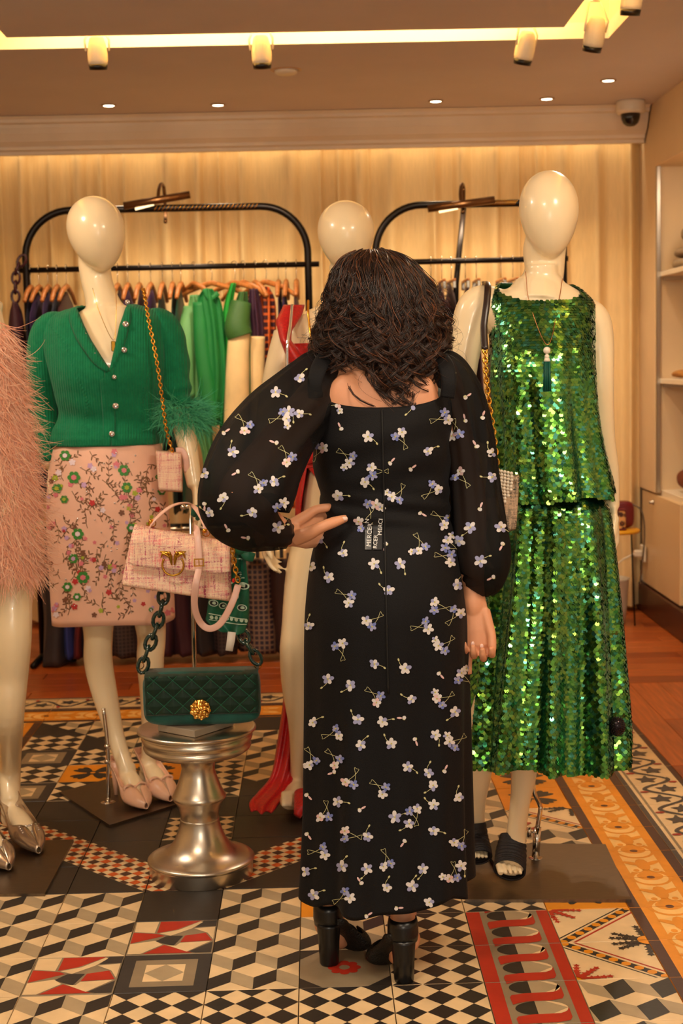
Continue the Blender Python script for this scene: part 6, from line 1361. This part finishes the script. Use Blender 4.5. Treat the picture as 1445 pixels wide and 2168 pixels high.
folded(xs-.05, 6.86, ZS2, .28, .30, .045, 'camel', 'camel crumpled knit on the middle shelf', .3, 2.4); folded(xs, 6.62, ZS2, .28, .26, .075, 'camel', 'camel folded knit behind the mustard one on the middle shelf', .1, 2.6); folded(xs+.02, 6.48, ZS2+.077, .26, .28, .075, 'mustard', 'mustard knit lying on top of the camel heap', .2, 2.4)
folded(xs-.02, 6.95, cz1+.001, .26, .22, .12, 'cocoa', 'cocoa brown knit hat standing on the cabinet', .2, 2.6, 'hat'); folded(xs-.10, 6.60, cz1+.001, .22, .20, .07, 'tan', 'tan knit hat in front of the cocoa one on the cabinet', 0, 2.4, 'hat')
# small side table with two bags
tx_, ty = at(1310, 1118, 6.9).x, 7.0; zt_ = at(1310, 1120, 7.0).z
t = thing('side_table', (tx_, ty, 0), 'small round mustard-topped side table by the right wall', 'table')
MB().lathe([(0, -.016), (.118, -.016), (.122, -.008), (.118, 0), (0, 0)], (tx_, ty, zt_), 40).build('table_top', mat('mustard_top', srgb(226, 160, 30), .4), t)
for a in (.3, 2.4, 4.5): MB().tube([(tx_+.09*math.cos(a), ty+.09*math.sin(a), zt_-.015), (tx_+.11*math.cos(a), ty+.11*math.sin(a), .0)], .004, 8).build('leg', iron, t)
def leopard():
    m = bpy.data.materials.new('leopard_print'); m.use_nodes = True; nt = m.node_tree; n = nt.nodes; b = n['Principled BSDF']; tc = n.new('ShaderNodeTexCoord'); nz = n.new('ShaderNodeTexNoise'); nz.inputs['Scale'].default_value = 60; ad = n.new('ShaderNodeMixRGB'); ad.inputs[0].default_value = .02
    v = n.new('ShaderNodeTexVoronoi'); v.inputs['Scale'].default_value = 34; nt.links.new(tc.outputs['Object'], ad.inputs[1]); nt.links.new(nz.outputs['Color'], ad.inputs[2]); nt.links.new(ad.outputs[0], v.inputs[0]); r = n.new('ShaderNodeValToRGB'); cr = r.color_ramp; cr.elements[0].position = .0; cr.elements[0].color = srgb(170, 100, 50); cr.elements[1].position = .22; cr.elements[1].color = srgb(60, 24, 14)
    e = cr.elements.new(.42); e.color = srgb(60, 24, 14); e = cr.elements.new(.47); e.color = srgb(226, 170, 104); cr.interpolation = 'LINEAR'; nt.links.new(v.outputs['Distance'], r.inputs[0]); nt.links.new(r.outputs[0], b.inputs['Base Color']); b.inputs['Roughness'].default_value = .6; MATS['leopard_print'] = m; return m
leopard()
t = thing('leopard_handbag', (tx_-.03, ty-.05, zt_), 'small leopard print handbag with burgundy trim on the round table', 'handbag')
MB().grid(pillow((tx_-.035, ty-.05, zt_+.052), .15, .05, .100, 6), True, cap0=True, cap1=True).build('body', MATS['leopard_print'], t)
br_ = mat('burgundy_leather', srgb(110, 24, 30), .3); q = MB()
for dz in (.103, .003): q.box((tx_-.035, ty-.05, zt_+dz+(-.002 if dz > .05 else .003)), (.152, .054, .008), bev=.003)
q.build('trim', br_, t)['kind'] = 'stuff'
t = thing('burgundy_handbag', (tx_+.04, ty+.03, zt_), 'burgundy leather handbag standing behind the leopard print one', 'handbag')
MB().grid(pillow((tx_+.035, ty+.035, zt_+.068), .13, .07, .134, 4), True, cap0=True, cap1=True).build('body', br_, t)
MB().tube([(tx_+.09, ty+.03, zt_+.12), (tx_+.135, ty+.01, zt_+.08), (tx_+.145, ty, zt_-.05), (tx_+.12, ty, zt_-.30)], .004, 8, interp=24).build('chain_strap', steel, t)
t = thing('clear_bin', (tx_-.02, ty+.10, 0), 'frosted clear waste bin under the round side table', 'bin')
o = MB().lathe([(0, .002), (.075, .002), (.085, .08), (.095, .22), (.100, .225)], (tx_, ty+.13, .0), 32, cap=False).build('bucket', mat('frosted_plastic', srgb(232, 222, 205), .35, alpha=.75), t); thicken(o, .003)
# low white display plinth at the left
